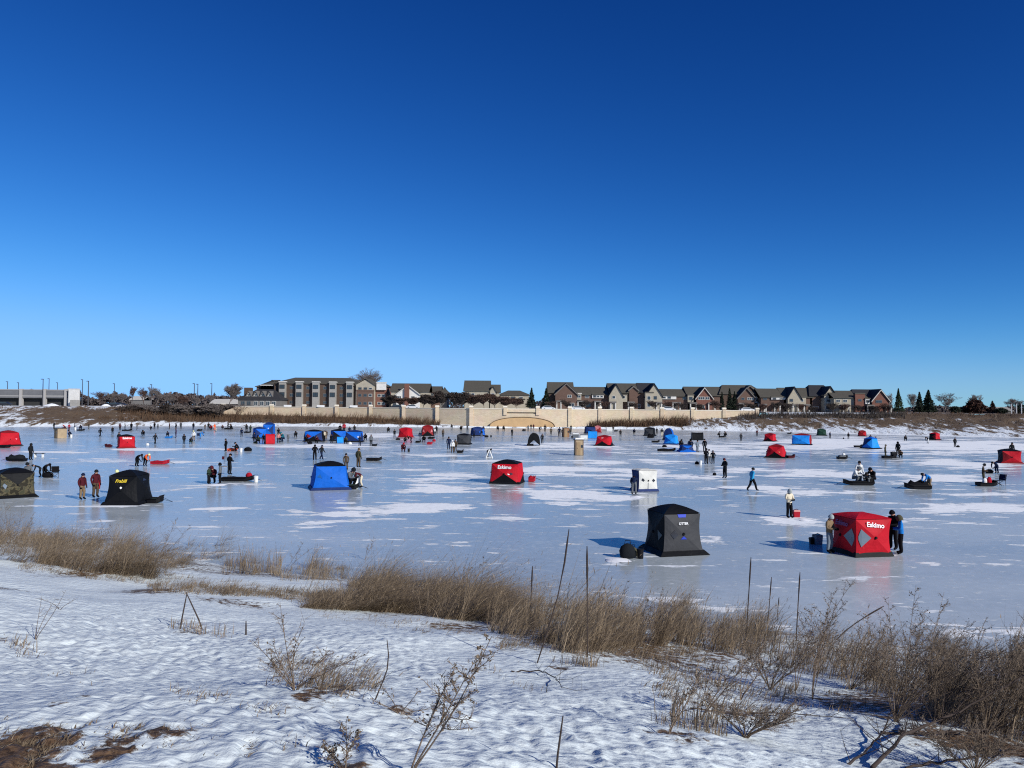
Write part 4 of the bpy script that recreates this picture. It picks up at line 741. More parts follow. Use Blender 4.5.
# ------------------------------------------------------------------ sleds and gear
def sled(label, u, v, L, col, rz=0, heap=None, w=0.75, h=0.3, group='pulk sleds', hh=0.35):
    p = ice(u, v); root = thing('sled', label, 'sled', p+np.array([0, w*.5, 0]), rz, group); m = mat('plastic_'+col, CLO.get(col, (0.02, 0.02, 0.022)), 0.6, 0.1, spec=.15)
    q = MB(); N = 9; vs = []; fs = []
    sec = lambda t: ((t-.5)*L, w/2*(1-0.35*max(0, t-.75)/.25), 0.10*max(0, (t-.8)/.2)**1.5)
    for i in range(N):
        x, b, l = sec(i/(N-1)); e = h*(1+.25*max(0, (i/(N-1)-.75)/.25))
        vs += [(x, -b-.08, e+l), (x, -b-.03, e+l-.04), (x, -b, .03+l), (x, b, .03+l), (x, b+.03, e+l-.04), (x, b+.08, e+l)]
    for i in range(N-1):
        for k in range(5): fs.append((i*6+k, i*6+k+1, i*6+k+7, i*6+k+6))
    q.add(vs, fs+[(0, 1, 2, 3, 4, 5), tuple((N-1)*6+k for k in range(5, -1, -1))])
    t = q.build('tub', m, root)
    q = MB(); q.tube([(-L/2, -w/2-.08, h), (L*.3, -w/2-.08, h), (L/2, -w*.34-.05, h*1.25+.1), (L/2, w*.34+.05, h*1.25+.1), (L*.3, w/2+.08, h), (-L/2, w/2+.08, h), (-L/2, -w/2-.08, h)], .025, 6); q.build('rim', m, root)
    q = MB(); q.tube([(L/2, -w*.3, .3), (L/2+.7, 0, .06), (L/2, w*.3, .3)], .012, 5); q.build('tow_rope', cloth('black'), root)
    if heap:
        g = np.random.default_rng(int(u*7+v)); q = MB(); n = 12; rows = [(-.46, .05), (-.38, .8), (-.15, 1.0), (.1, .7), (.3, .95), (.45, .1)]; vs = []; fs = []
        for i, (t, k) in enumerate(rows):
            for j in range(n+1):
                a = math.pi*j/n; vs.append((t*L, -math.cos(a)*w*.45*(.9+.2*g.random()), h*.5+math.sin(a)**.7*(hh+h*.4)*k*(.85+.3*g.random())))
        for i in range(len(rows)-1):
            for j in range(n): fs.append((i*(n+1)+j, i*(n+1)+j+1, (i+1)*(n+1)+j+1, (i+1)*(n+1)+j))
        q.add(vs, fs); q.build('cargo_cover', cloth(heap), root, True)
    return root
def bucket(label, u, v, col='white', s=1.0, group='buckets on the ice'):
    p = ice(u, v); root = thing('bucket', label, 'bucket', p, 0, group); m = mat('plastic_'+col, CLO[col], 0.45, 0.08, spec=.4)
    q = MB(); q.tube([(0, 0, .004), (0, 0, .37*s), (0, 0, .37*s), (0, 0, .40*s)], [.13*s, .15*s, .165*s, .165*s], 16); q.build('pail', m, root)
    q = MB(); q.tube([(-.165*s*math.cos(t*math.pi/8), -.02, .37*s+(-.12 if 0 else .17*s*math.sin(t*math.pi/8))) for t in range(9)], .008, 5); q.build('handle', cloth('dark'), root)
    q = MB(); q.tube([(0, 0, .403*s), (0, 0, .42*s)], [.168*s, .15*s], 16); q.build('lid', m, root); return root
def cooler(label, u, v, w, d, h, col, lidcol, rz=0, group='coolers and boxes'):
    p = ice(u, v); root = thing('cooler', label, 'cooler', p+np.array([0, d/2, 0]), rz, group)
    q = MB(); q.box(-w/2+.02, -d/2+.02, .004, w/2-.02, d/2-.02, h*.8, tx=-.02, ty=-.02); q.build('body', mat('plastic_'+col, CLO[col], .45, .08, spec=.4), root)
    q = MB(); q.box(-w/2-.01, -d/2-.01, h*.8+.003, w/2+.01, d/2+.01, h, tx=.02, ty=.02); q.build('lid', mat('plastic_'+lidcol, CLO[lidcol], .45, .08, spec=.4), root)
    q = MB(); q.tube([(-w/2-.02, 0, h*.6), (-w/2-.06, 0, h*.9), (0, 0, h*1.12), (w/2+.06, 0, h*.9), (w/2+.02, 0, h*.6)], .014, 6); q.build('handle', cloth('dark'), root)
def bagthing(label, u, v, w, h, col, rz=0, z=0.0, name='bag', group='bags on the ice', dy=0.0):
    p = ice(u, v)+np.array([0, dy, z]); g = np.random.default_rng(int(u*3+v*5)); root = thing(name, label, 'bag', p, rz, group); q = MB(); n = 14; rows = [(0.01, .8), (.15, 1), (.5, .98), (.8, .75), (.97, .3), (1, .05)]; vs = []; fs = []
    for t, k in rows:
        for j in range(n): a = 6.283*j/n; e = (.92+.16*g.random()); vs.append((math.cos(a)*w/2*k*e, math.sin(a)*w/2*.7*k*e, t*h))
    for i in range(len(rows)-1):
        for j in range(n): fs.append((i*n+j, i*n+(j+1) % n, (i+1)*n+(j+1) % n, (i+1)*n+j))
    q.add(vs, fs); q.build('body', cloth(col), root, True)
    q = MB(); q.tube([(-w*.2, -.02, h*.92), (-w*.15, -.04, h*1.2), (w*.15, -.04, h*1.2), (w*.2, -.02, h*.92)], .015, 6); q.build('strap', cloth('dark'), root); return root
def chair(label, u, v, col, rz=0, group='camp chairs', s=1.0):
    p = ice(u, v); root = thing('camp_chair', label, 'chair', p+np.array([0, .3, 0]), rz, group); root.scale = (s, s, s); m = cloth(col); pm = mat('pole_metal', (0.05, 0.05, 0.055), 0.6)
    q = MB(); q.box(-.27, -.25, .40, .27, .25, .43); q.build('seat', m, root)
    q = MB(); q.add([(-.28, .25, .45), (.28, .25, .45), (.29, .40, .95), (-.29, .40, .95), (-.28, .28, .45), (.28, .28, .45), (.29, .43, .95), (-.29, .43, .95)], [(0, 1, 2, 3), (7, 6, 5, 4), (3, 2, 6, 7), (0, 3, 7, 4), (1, 5, 6, 2)]); q.build('backrest', m, root)
    for a, b in (((-.27, -.25, .4), (.25, -.28, 0)), ((.27, -.25, .4), (-.25, -.28, 0)), ((-.27, .25, .95), (-.25, .30, 0)), ((.27, .25, .95), (.25, .30, 0))): q = MB(); q.tube([a, b], .018, 6); q.build('leg', pm, root)
    for sx in (-1, 1): q = MB(); q.box(sx*.31-.04, -.25, .60, sx*.31+.04, .3, .625); q.build('armrest', m, root)
def shack(label, u, v, w, h, rz, c1, snow=False):
    p = ice(u, v)+np.array([0, w*.5, 0]); root = thing('wooden_shack', label, 'shack', p, rz, 'plywood shacks'); m = mat('plywood_'+str(c1), (0.36, 0.27, 0.17) if c1 == 0 else (0.26, 0.14, 0.08), .85, .3, 2.0, .15)
    q = MB(); q.box(-w/2, -w/2, .02, w/2, w/2, h); q.build('wall', m, root)
    q = MB(); q.box(-w/2-.08, -w/2-.08, h+.003, w/2+.08, w/2+.08, h+.09); q.build('roof', mat('shack_roof', (.10, .08, .06), .9), root)
    if snow: q = MB(); q.box(-w/2-.05, -w/2-.05, h+.093, w/2+.05, w/2+.05, h+.25, tx=.1, ty=.1); q.build('snow_cap', mat('heap_snow', (.8, .81, .83), .8), root)
    q = MB(); q.box(-w*.36, -w/2-.035, .06, w*.12, -w/2-.003, h*.86); d = q.build('door', mat('plywood_door', (0.30, 0.21, 0.12), .85, .3, 2.0, .15), root); q = MB(); q.box(-w*.3, -w/2-.06, h*.45, -w*.24, -w/2-.036, h*.5); q.build('handle', cloth('dark'), d)
    for x in (-w/2, w/2-.09): q = MB(); q.box(x, -w/2-.03, .02, x+.09, -w/2-.003, h); q.build('corner_post', mat('shack_post', (.17, .11, .07), .9), root)
    q = MB(); q.box(w*.18, -w/2-.02, h*.5, w*.4, -w/2-.004, h*.68); q.build('window', GLASS, root)
    return root

# ------------------------------------------------------------------ people
def _rot(p, piv, a):
    y, z = p[1]-piv[1], p[2]-piv[2]; return (p[0], piv[1]+y*math.cos(a)-z*math.sin(a), piv[2]+y*math.sin(a)+z*math.cos(a))
def skeleton(pose):
    """joints of a 1.75 m adult facing -Y; returns joint dict"""
    J = dict(pelvis=(0, 0, .95), spine=(0, .01, 1.13), chest=(0, .015, 1.32), neck=(0, .0, 1.49), head=(0, -.025, 1.60), crown=(0, -.02, 1.70), nose=(0, -.135, 1.595))
    for s, n in ((-1, 'L'), (1, 'R')):
        J['sh'+n] = (s*.19, .01, 1.41); J['el'+n] = (s*.255, .04, 1.14); J['wr'+n] = (s*.25, -.06, .90)
        J['hip'+n] = (s*.095, 0, .89); J['kn'+n] = (s*.115, -.03, .50); J['an'+n] = (s*.12, .02, .10); J['toe'+n] = (s*.135, -.17, .045)
    up = ['spine', 'chest', 'neck', 'head', 'crown', 'nose', 'shL', 'shR', 'elL', 'elR', 'wrL', 'wrR']
    lean = 0.03; headtilt = 0.1
    if pose == 'hold':
        for s, n in ((-1, 'L'), (1, 'R')): J['el'+n] = (s*.26, -.02, 1.13); J['wr'+n] = (s*.12, -.27, 1.12)
        headtilt = .35
    if pose == 'walk':
        J['knL'] = (-.1, -.20, .53); J['anL'] = (-.11, -.30, .12); J['toeL'] = (-.12, -.47, .08); J['knR'] = (.1, .06, .50); J['anR'] = (.1, .33, .17); J['toeR'] = (.11, .20, .05)
        J['wrL'] = (-.25, .16, .93); J['elL'] = (-.25, .14, 1.16); J['wrR'] = (.24, -.24, .97); J['elR'] = (.26, -.02, 1.14); lean = .10
    if pose == 'bend':
        lean = 1.15; headtilt = .2
        for n in 'LR': k = J['kn'+n]; J['kn'+n] = (k[0], -.09, .49); J['an'+n] = (k[0], .04, .1)
    if pose == 'crouch':
        lean = .55; J['pelvis'] = (0, .12, .42)
        for s, n in ((-1, 'L'), (1, 'R')): J['hip'+n] = (s*.1, .12, .38); J['kn'+n] = (s*.16, -.30, .52); J['an'+n] = (s*.14, -.10, .1); J['toe'+n] = (s*.16, -.28, .045)
    if pose == 'sit':
        lean = .22; J['pelvis'] = (0, .14, .50)
        for s, n in ((-1, 'L'), (1, 'R')): J['hip'+n] = (s*.1, .12, .47); J['kn'+n] = (s*.15, -.30, .50); J['an'+n] = (s*.15, -.30, .1); J['toe'+n] = (s*.17, -.48, .045)
    piv = (0, 0, .95); dp = np.array(J['pelvis'])-np.array(piv)
    for k in up:
        q = _rot(J[k], piv, lean); J[k] = tuple(np.array(q)+dp)
    if pose == 'bend':
        for s, n in ((-1, 'L'), (1, 'R')): sh = J['sh'+n]; J['el'+n] = (s*.23, sh[1]-.05, sh[2]-.28); J['wr'+n] = (s*.12, sh[1]-.14, sh[2]-.50)
    if pose in ('crouch', 'sit'):
        for s, n in ((-1, 'L'), (1, 'R')): sh = J['sh'+n]; J['el'+n] = (s*.25, sh[1]-.12, sh[2]-.25); J['wr'+n] = (s*.12, sh[1]-.34, sh[2]-.22)
    nk = J['neck']
    for k in ('head', 'crown', 'nose'): J[k] = _rot(J[k], nk, headtilt)
    return J
RAD = dict(pelvis=(.165, .125), spine=(.16, .12), chest=(.185, .135), neck=(.075, .075), head=(.098, .105), crown=(.075, .085), nose=(.018, .022), sh=(.085, .085), el=(.066, .066), wr=(.05, .05), hip=(.11, .115), kn=(.085, .085), an=(.068, .068), toe=(.05, .048))
BODY = {}
def body(pose):
    if pose in BODY: return BODY[pose]
    J = skeleton(pose); names = []; V = []; E = []; RR = []; zone = []
    def add(k, p, r, par=None):
        names.append(k); V.append(p); RR.append(r)
        if par is not None: E.append((names.index(par), len(names)-1))
    for k, par in (('pelvis', None), ('spine', 'pelvis'), ('chest', 'spine'), ('neck', 'chest'), ('head', 'neck'), ('crown', 'head'), ('nose', 'head')): add(k, J[k], RAD[k], par)
    for n in 'LR':
        for k, par in (('sh', 'chest'), ('el', None), ('wr', None)): add(k+n, J[k+n], RAD[k], par if par else {'el': 'sh', 'wr': 'el'}[k]+n)
        for k, par in (('hip', 'pelvis'), ('kn', None), ('an', None), ('toe', None)): add(k+n, J[k+n], RAD[k], par if par else {'kn': 'hip', 'an': 'kn', 'toe': 'an'}[k]+n)
        w = np.array(J['wr'+n]); e = np.array(J['el'+n]); f = (w-e)/np.linalg.norm(w-e); s = -1 if n == 'L' else 1
        side = np.array([-s, 0, 0])-f*(np.array([-s, 0, 0])@f); side = side/np.linalg.norm(side); nor = np.cross(f, side)
        palm = w+f*.07; add('palm'+n, tuple(palm), (.042, .028), 'wr'+n)
        sp = np.cross(side, f); fan = nor if abs(nor[1]) > abs(nor[2]) else nor
        for j, (off, L) in enumerate(((-.033, .075), (-.011, .085), (.011, .08), (.033, .062))):
            a = palm+f*.035+fan*off; b = a+f*L*.55+side*.008; c = b+f*L*.35+side*.03
            add('f%d%s' % (j, n), tuple(a), (.0125, .0125), 'palm'+n); add('g%d%s' % (j, n), tuple(b), (.0115, .0115), 'f%d%s' % (j, n)); add('h%d%s' % (j, n), tuple(c), (.009, .009), 'g%d%s' % (j, n))
        a = palm-f*.02-fan*.04+side*.01; b = a+f*.045-fan*.02+side*.02; add('t'+n, tuple(a), (.014, .014), 'palm'+n); add('u'+n, tuple(b), (.011, .011), 't'+n)
    me = bpy.data.meshes.new('person_'+pose); me.from_pydata(V, E, []); me.update(); o = bpy.data.objects.new('body_'+pose, me); COL.objects.link(o)
    md = o.modifiers.new('Skin', 'SKIN'); md.use_smooth_shade = True; md.branch_smoothing = 0.6; sv = me.skin_vertices[0].data
    for i, r in enumerate(RR): sv[i].radius = r; sv[i].use_root = (i == 0)
    sb = o.modifiers.new('Sub', 'SUBSURF'); sb.levels = 1; sb.render_levels = 1
    dg = bpy.context.evaluated_depsgraph_get(); m2 = bpy.data.meshes.new_from_object(o.evaluated_get(dg)); m2.name = 'person_'+pose; COL.objects.unlink(o); bpy.data.objects.remove(o)
    # zones: 0 jacket 1 trousers 2 skin 3 boots 4 gloves
    seg = [(J['pelvis'], J['spine'], 0, .05), (J['spine'], J['chest'], 0, .05), (J['chest'], J['neck'], 0, .0), (J['head'], J['crown'], 2, .03), (J['neck'], J['head'], 2, -.02), (J['head'], J['nose'], 2, 0)]
    for n in 'LR':
        seg += [(J['sh'+n], J['el'+n], 0, 0), (J['el'+n], J['wr'+n], 0, 0), (J['hip'+n], J['kn'+n], 1, 0), (J['kn'+n], tuple(np.array(J['an'+n])+np.array([0, 0, .08])), 1, 0), (J['an'+n], J['toe'+n], 3, .02)]
        i = names.index('palm'+n); seg.append((V[i], V[names.index('h1'+n)], 4, 0.01))
    nf = len(m2.polygons); C = np.zeros(nf*3); m2.polygons.foreach_get('center', C); C = C.reshape(-1, 3); D = []
    for a, b, z, bias in seg:
        a = np.array(a); b = np.array(b); ab = b-a; t = np.clip(((C-a)@ab)/(ab@ab), 0, 1); D.append(np.linalg.norm(C-(a+t[:, None]*ab), axis=1)-bias)
    zz = np.array([s[2] for s in seg])[np.argmin(np.array(D), 0)]
    for k in range(5): m2.materials.append(cloth('black'))
    m2.polygons.foreach_set('material_index', zz.astype(np.int32)); m2.polygons.foreach_set('use_smooth', np.ones(nf, bool)); m2.update()
    # hat: knitted cap on the crown
    hd = np.array(J['head']); cr = np.array(J['crown']); ax = (cr-hd)/np.linalg.norm(cr-hd); no = np.array(J['nose'])-hd; fw = no-ax*(no@ax); fw /= np.linalg.norm(fw); rt = np.cross(fw, ax)
    def cap(lo, rad, back):
        q = MB(); n = 14; vs = []; fs = []; rows = [lo, .02, .07, .115, .145, .158]
        for i, t in enumerate(rows):
            r = rad*math.sqrt(max(0.02, 1-(max(t, 0)/.165)**2)) if i else rad
            for j in range(n): a = 6.283*j/n; vs.append(hd+ax*(t+.0)+(fw*math.cos(a)*1.08+rt*math.sin(a))*r-fw*back)
        for i in range(len(rows)-1):
            for j in range(n): fs.append((i*n+j, i*n+(j+1) % n, (i+1)*n+(j+1) % n, (i+1)*n+j))
        fs.append(tuple((len(rows)-1)*n+j for j in range(n))); q.add(vs, fs); o = q.build('hat', cloth('black'), None, True); me = o.data; bpy.data.objects.remove(o); return me
    eyes = MB()
    for s in (-1, 1): c = hd+fw*.098+rt*s*.035+ax*.012; eyes.tube([c-fw*.01, c+fw*.008], [.013, .009], 6)
    eo = eyes.build('eyes', cloth('dark')); em = eo.data; bpy.data.objects.remove(eo)
    BODY[pose] = (m2, cap(-.005, .118, .012), cap(-.09, .125, .03), em); return BODY[pose]
def person(pose, u, v, rz, jacket, trousers, hat, label, s=1.0, hood=False, z=0.0, dy=0.0, boots='black', gloves='black', group='people on the ice'):
    m2, beanie, hoodm, em = body(pose); p = ice(u, v)+np.array([0, dy, z])
    o = bpy.data.objects.new('person', m2); COL.objects.link(o); o.location = tuple(p); o.rotation_euler = (0, 0, R(rz)); o.scale = (s*1.06, s*1.06, s*1.0)
    for i, k in enumerate((jacket, trousers, 'skin', boots, gloves)): o.material_slots[i].link = 'OBJECT'; o.material_slots[i].material = cloth(k)
    h = bpy.data.objects.new('hood' if hood else 'hat', hoodm if hood else beanie); COL.objects.link(h); h.parent = o; h.material_slots[0].link = 'OBJECT'; h.material_slots[0].material = cloth(hat)
    if v > 470: e = bpy.data.objects.new('eyes', em); COL.objects.link(e); e.parent = o
    return tag(o, label, 'person', group)
# ------------------------------------------------------------------ what stands on the ice
def make_camp():
    H = Hub; gold = mat('yellow_print', (0.75, 0.55, 0.04), .6, .05); wht = mat('white_print', (.85, .85, .85), .6, .03); blu = mat('blue_print', (.02, .05, .45), .6, .05); win = mat('clear_window', (0.16, 0.20, 0.24), .25, .1, spec=.6); wind = mat('dark_window', (.03, .03, .035), .2, .1, spec=.6)
    DI = [(.12, .50), (.45, .45), (.50, .12), (.20, .20)]
    # --- large, near ones
    t = H('black hub shelter with a grey front wall, blue emblem and white lettering', 677.5, 555, 1.98, 2.08, R(27), ['gggg', 'kkkk', 'kkkk', 'kkkk'], 'k', 'k', d=2.0, flare=.12, skirtw=.20, hubout=.07)
    t.text(0, 'OTTER', .14, .26, .26, wht, 0); t.patch('emblem', 0, 0, [(.32, .52), (.52, .32), (.62, .38), (.38, .62)], blu); t.patch('window', 0, 3, [(.12, .34), (.34, .34), (.36, .12), (.16, .12)], wind); t.patch('window', 3, 1, [(.10, .45), (.40, .45), (.30, .15)], wind); t.patch('window', 0, 2, [(.05, .05), (.2, .05), (.05, .2)], blu)
    t = H('bright red hub shelter with white lettering and two clear corner windows, low black skirt', 869, 556.5, 1.95, 1.78, R(-54), ['rrrr', 'rrrr', 'rrrr', 'rrrr'], 'r', 'k', d=1.9, flare=.0, hubout=.16, peak=.10, skirtw=.08)
    t.text(1, 'Eskimo', .29, .32, .36, wht, 0, skew=-.10); t.text(0, 'Eskimo', .30, .33, .33, mat('dim_print', (.22, .10, .25), .6), 0)
    t.patch('window', 0, 1, [(.12, .12), (.62, .13), (.50, .40), (.40, .50), (.13, .62)], win); t.patch('window', 1, 3, [(.12, .12), (.62, .13), (.50, .40), (.40, .50), (.13, .62)], win)
    t = H('big black hub shelter with yellow lettering on its dark wall', 120.5, 505, 2.4, 2.12, R(-24), 'kkkk', 'k', 'k', d=2.7, flare=.2, hubout=.12, skirtw=.12)
    t.text(0, 'Frabill', .28, .36, .28, gold, 0, shear=.25); t.patch('emblem', 0, 0, [(.04, .04), (.14, .03), (.15, .12), (.05, .13)], wht); t.patch('window', 1, 0, [(.15, .45), (.4, .4), (.45, .15)], wind)
    t = H('olive camouflage shelter with a dark top panel and black skirt at the left edge', 5, 498, 2.5, 1.95, R(8), ['kooo', 'oooo', 'oooo', 'oooo'], 'k', 'k', d=2.6, flare=.06, hubout=.08, skirtw=.2)
    t.patch('window', 0, 3, [(.3, .5), (.45, .45), (.5, .2), (.3, .3)], win)
    t = H('plain bright blue hub shelter with black roof and wide flared foot', 326, 490, 2.85, 2.1, R(5), 'bbbb', 'k', 'n', d=2.6, flare=.2, hubout=.10, skirtw=.16)
    t.patch('window', 0, 3, [(.20, .52), (.4, .50), (.30, .25)], mat('blue_clear_window', (.02, .10, .30), .2, .1, spec=.6))
    t = H('red hub shelter with black lower triangles and white lettering in the middle of the ice', 507, 484, 2.5, 1.95, R(-12), 'rrkr', 'k', 'k', d=2.2, flare=.12, hubout=.18, skirtw=.05)
    t.text(0, 'Eskimo', .40, .32, .32, wht, 0, skew=0.0); t.patch('window', 0, 1, [(.15, .30), (.34, .34), (.30, .15)], wind); t.patch('patch_mark', 0, 1, [(.10, .22), (.17, .24), (.16, .12), (.1, .12)], wht)
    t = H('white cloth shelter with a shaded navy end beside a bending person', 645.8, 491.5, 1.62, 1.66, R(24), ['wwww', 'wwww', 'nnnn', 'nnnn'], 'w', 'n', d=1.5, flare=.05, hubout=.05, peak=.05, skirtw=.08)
    t.patch('window', 0, 3, [(.16, .44), (.34, .42), (.30, .22), (.16, .22)], wind); t.patch('window', 0, 1, [(.22, .36), (.42, .40), (.40, .2), (.22, .18)], wind)
    t.patch('zip', 0, 2, [(.10, .06), (.42, .36), (.36, .42), (.06, .10)], mat('grey_zip', (.35, .35, .34), .7))
    # --- middle distance
    t = H('round red shelter with black roof cut by the left picture edge', 2, 446, 3.6, 2.3, R(10), ['rrrr', 'rrrk', 'rrrr', 'rrrr'], 'd', 'k', flare=.22, hubout=.14); t.patch('patch_mark', 0, 1, [(.25, .35), (.4, .35), (.35, .2)], mat('pink_print', (.8, .25, .3), .6))
    t = H('square red shelter with black roof and white mark, person behind it', 123, 448, 2.3, 1.95, R(6), 'rrrr', 'k', 'd', flare=.02); t.text(0, 'Eskimo', .42, .36, .36, wht, 0)
    H('blue shelter with dark top, beside the red flip shelter on the left', 258, 438.5, 2.4, 2.2, R(15), 'bbbn', 'n', 'k', d=2.2)
    t = H('tall blue shelter with white mark standing behind a red shelter', 267.5, 436.5, 2.3, 2.9, R(-8), 'bnbb', 'n', 'n', d=2.2, flare=.05); t.patch('patch_mark', 0, 0, [(.1, .2), (.25, .22), (.2, .08)], wht)
    flip_shelter('small bright red flip shelter in front of the tall blue one', 268.8, 444, 1.45, 1.6, 1.3, R(6), 'red', 'darkred', 'darkred')
    t = H('dark blue long shelter with a dull red door panel', 312.5, 441.5, 3.5, 2.1, R(-6), ['bnkb', 'kkkk', 'kkkk', 'nnnn'], 'k', 'k', d=2.4, flare=.12); t.patch('door', 0, 3, [(.1, .6), (.5, .45), (.45, .1), (.1, .1)], fabric('darkred'))
    H('blue shelter behind a small light blue one, left of its blue neighbour', 337, 441, 2.7, 2.15, R(12), 'bbnk', 'k', 'k', d=2.4)
    flip_shelter('small light blue shelter standing against two bigger blue ones', 339.5, 443, 1.1, 1.0, 1.0, R(4), 'lightblue', 'blue', 'blue')
    t = H('rightmost blue shelter of the far left row, with white windows', 353, 442, 3.0, 2.1, R(-8), 'bbnn', 'n', 'k', d=2.5); t.patch('window', 0, 1, [(.2, .35), (.38, .4), (.35, .2)], wht)
    t = H('round red shelter with dark left side, left of the brick red one', 405, 437.5, 2.4, 2.05, R(-30), ['rrrr', 'rrrr', 'kkkk', 'kkkk'], 'r', 'd', flare=.16)
    t = H('dark red shelter with pale red panels, sleds piled before it', 427, 436, 2.6, 2.35, R(0), ['ddkd', 'kkkk', 'kkkk', 'kkkk'], 'd', 'k', flare=.12)
    t.patch('window', 0, 3, [(.1, .6), (.5, .5), (.4, .1)], fabric('pink')); t.patch('window', 0, 1, [(.1, .4), (.5, .5), (.6, .1)], fabric('pink'))
    H('grey shelter with dark peaked corners behind the person in white', 463.5, 444.5, 2.1, 1.85, R(-14), ['gggg', 'gggg', 'kkkk', 'kkkk'], 'k', 'k', flare=.04)
    H('long navy shelter before the pale wall, people around it', 477.5, 436, 3.0, 2.0, R(10), ['nbnn', 'nnnn', 'nnnn', 'nnnn'], 'n', 'k', d=2.4, flare=.14)
    flip_shelter('black flip shelter with a white snowy top near the arch', 534, 446, 1.7, 2.1, 2.1, R(90), 'white', 'black', 'white')
    t = H('red shelter with black foot, right of the plywood outhouse', 605, 446, 2.6, 1.8, R(-14), 'rrkr', 'd', 'k', flare=.22, hubout=.15); t.patch('patch_mark', 0, 0, [(.3, .5), (.5, .3), (.4, .25)], wht)
    flip_shelter('small bright light blue shelter beside a grey box', 593, 438.5, 1.9, 1.45, 1.4, R(0), 'lightblue', 'navy', 'blue')
    H('dark navy shelter behind the small light blue one', 590.5, 433.5, 2.6, 1.9, R(8), 'nnkn', 'k', 'k'); H('pinkish red shelter beyond the navy one', 598, 432.5, 1.9, 1.8, R(0), 'pddp', 'p', 'd', flare=.2)
    H('dark grey shelter standing behind a black sled pile, left of the bright blue pair', 650.5, 436, 2.3, 2.0, R(-16), ['gggg', 'kkkk', 'kkkk', 'kkkk'], 'k', 'k')
    flip_shelter('dark blue flip shelter rising behind the light blue one', 669.5, 440, 1.6, 2.3, 2.0, R(80), 'blue', 'navy', 'blue'); H('bright light blue shelter in front of the dark blue flip shelter', 672.5, 444.5, 2.35, 1.75, R(-12), ['lllb', 'llll', 'bbbb', 'bbbb'], 'l', 'n', flare=.2)
    H('low dark blue shelter being set up, sagging roof', 687.5, 452, 2.1, 1.1, R(14), 'bnbn', 'n', 'b', flare=.3)
    r = flip_shelter('black shelter raised off the ice by two people, right of the low blue one', 698, 446, 1.9, 1.3, 1.2, R(10), 'black', 'grey', 'black'); r.location.z = .95
    H('small red shelter with dark left side, beyond the red dome shelter', 771.7, 441.5, 2.1, 1.65, R(-20), ['rrkr', 'rrrr', 'kkkk', 'kkkk'], 'd', 'k', flare=.16)
    t = H('red dome shelter with a black arch at its foot and a bright spot', 779, 458, 2.5, 1.75, R(-8), 'rrkr', 'd', 'k', flare=.28, hubout=.18); t.patch('patch_mark', 0, 1, [(.25, .3), (.36, .32), (.3, .2)], mat('orange_print', (.9, .4, .15), .5))
    t = H('wide light blue shelter with a red edge and dark roof on the right', 804, 445, 3.3, 2.05, R(-6), ['llll', 'dddd', 'bbbb', 'bbbb'], 'd', 'k', flare=.04, d=2.5)
    H('dark green shelter against the snowy right bank', 823, 435.5, 2.1, 1.65, R(10), 'GGGG', 'G', 'k', flare=.1)
    H('small dark red shelter against the right bank, left of the blue dome', 863.7, 436.5, 1.9, 1.5, R(6), 'drdd', 'd', 'k', flare=.14)
    H('blue dome shelter with a light blue right half and dark left half', 873.5, 449, 2.4, 1.95, R(-34), ['nlbn', 'llll', 'nnnn', 'nnnn'], 'b', 'k', flare=.34, hubout=.22)
    H('small red shelter with a black left side at the foot of the right bank', 936.5, 440, 1.9, 1.6, R(-32), ['kdkk', 'rrrr', 'rrrr', 'kkkk'], 'r', 'k', flare=.1)
    H('red shelter, left darkened by painted shade, at the right picture edge, person behind', 1014.5, 463.5, 2.5, 1.75, R(16), ['rrrd', 'rrrr', 'rrrr', 'kkkk'], 'k', 'd', flare=.02, hubout=.10)  # left triangle and left wall darker: their shade is put into the fabric colour
    shack('plywood outhouse with a snowy roof standing alone on the ice', 579, 455.5, 1.1, 2.05, R(6), 0, True); shack('tan and brown plywood shack on the left ice', 58, 438.3, 1.55, 1.75, R(-40), 0); shack('narrow plywood shack far out before the pale wall', 566, 437.3, 1.25, 2.0, R(12), 1)
    # --- sleds and gear
    G = 'sleds'
    sled('long black sled under the person beside the olive shelter', 14, 461.5, 2.0, 'black', R(180), 'dark', hh=.5); sled('black sled at the foot of the left edge red shelter', 3, 448, 1.4, 'black', 0); sled('red sled pulled by the person in orange', 158.5, 464.5, 1.75, 'red', 0, 'red', hh=.15)
    sled('long black sled carrying a red bundle', 236, 481.5, 2.6, 'black', 0, 'black', hh=.1); sled('orange red sled beside the kneeling person in black', 231.5, 451, 1.2, 'orange', 0, 'red', hh=.12); sled('blue sled under the seated person on the far left', 168, 438.3, 1.2, 'blue', 0)
    sled('black sled heaped in front of the bright blue shelter', 350, 489.5, 1.2, 'black', 0, 'green', hh=.12); sled('long empty black sled right of the blue shelter', 373.5, 461, 1.7, 'black', 0); sled('small sled at the feet of the person near the last blue shelter', 374, 446.3, .9, 'dark', R(10))
    sled('thin black sled lying before the round red shelter', 418, 442.8, .9, 'black', 0); sled('red sled parked in front of the dark red shelter', 429.5, 444.5, .9, 'red', 0, 'red', hh=.2); sled('black sled right under the dark red shelter', 431, 439, 1.3, 'black', 0, 'dark', hh=.2)
    sled('black sled right of the person in white', 460, 453, .9, 'black', R(5), 'dark', hh=.1); sled('black sled beside the group under the arch', 524, 431, 1.0, 'black', 0, 'dark', hh=.25); sled('dark sled beside the person near the pink red shelter', 616, 431.5, .9, 'black', 0, 'dark', hh=.1)
    sled('black sled beneath the dark grey shelter', 651, 438, 1.4, 'black', 0, 'black', hh=.6); sled('black sled left of the light blue shelter', 656, 442.5, 1.4, 'black', 0, 'dark', hh=.05); sled('row of dark gear on a sled before the low blue shelter', 667, 451.3, 2.6, 'black', 0, 'dark', hh=.12)
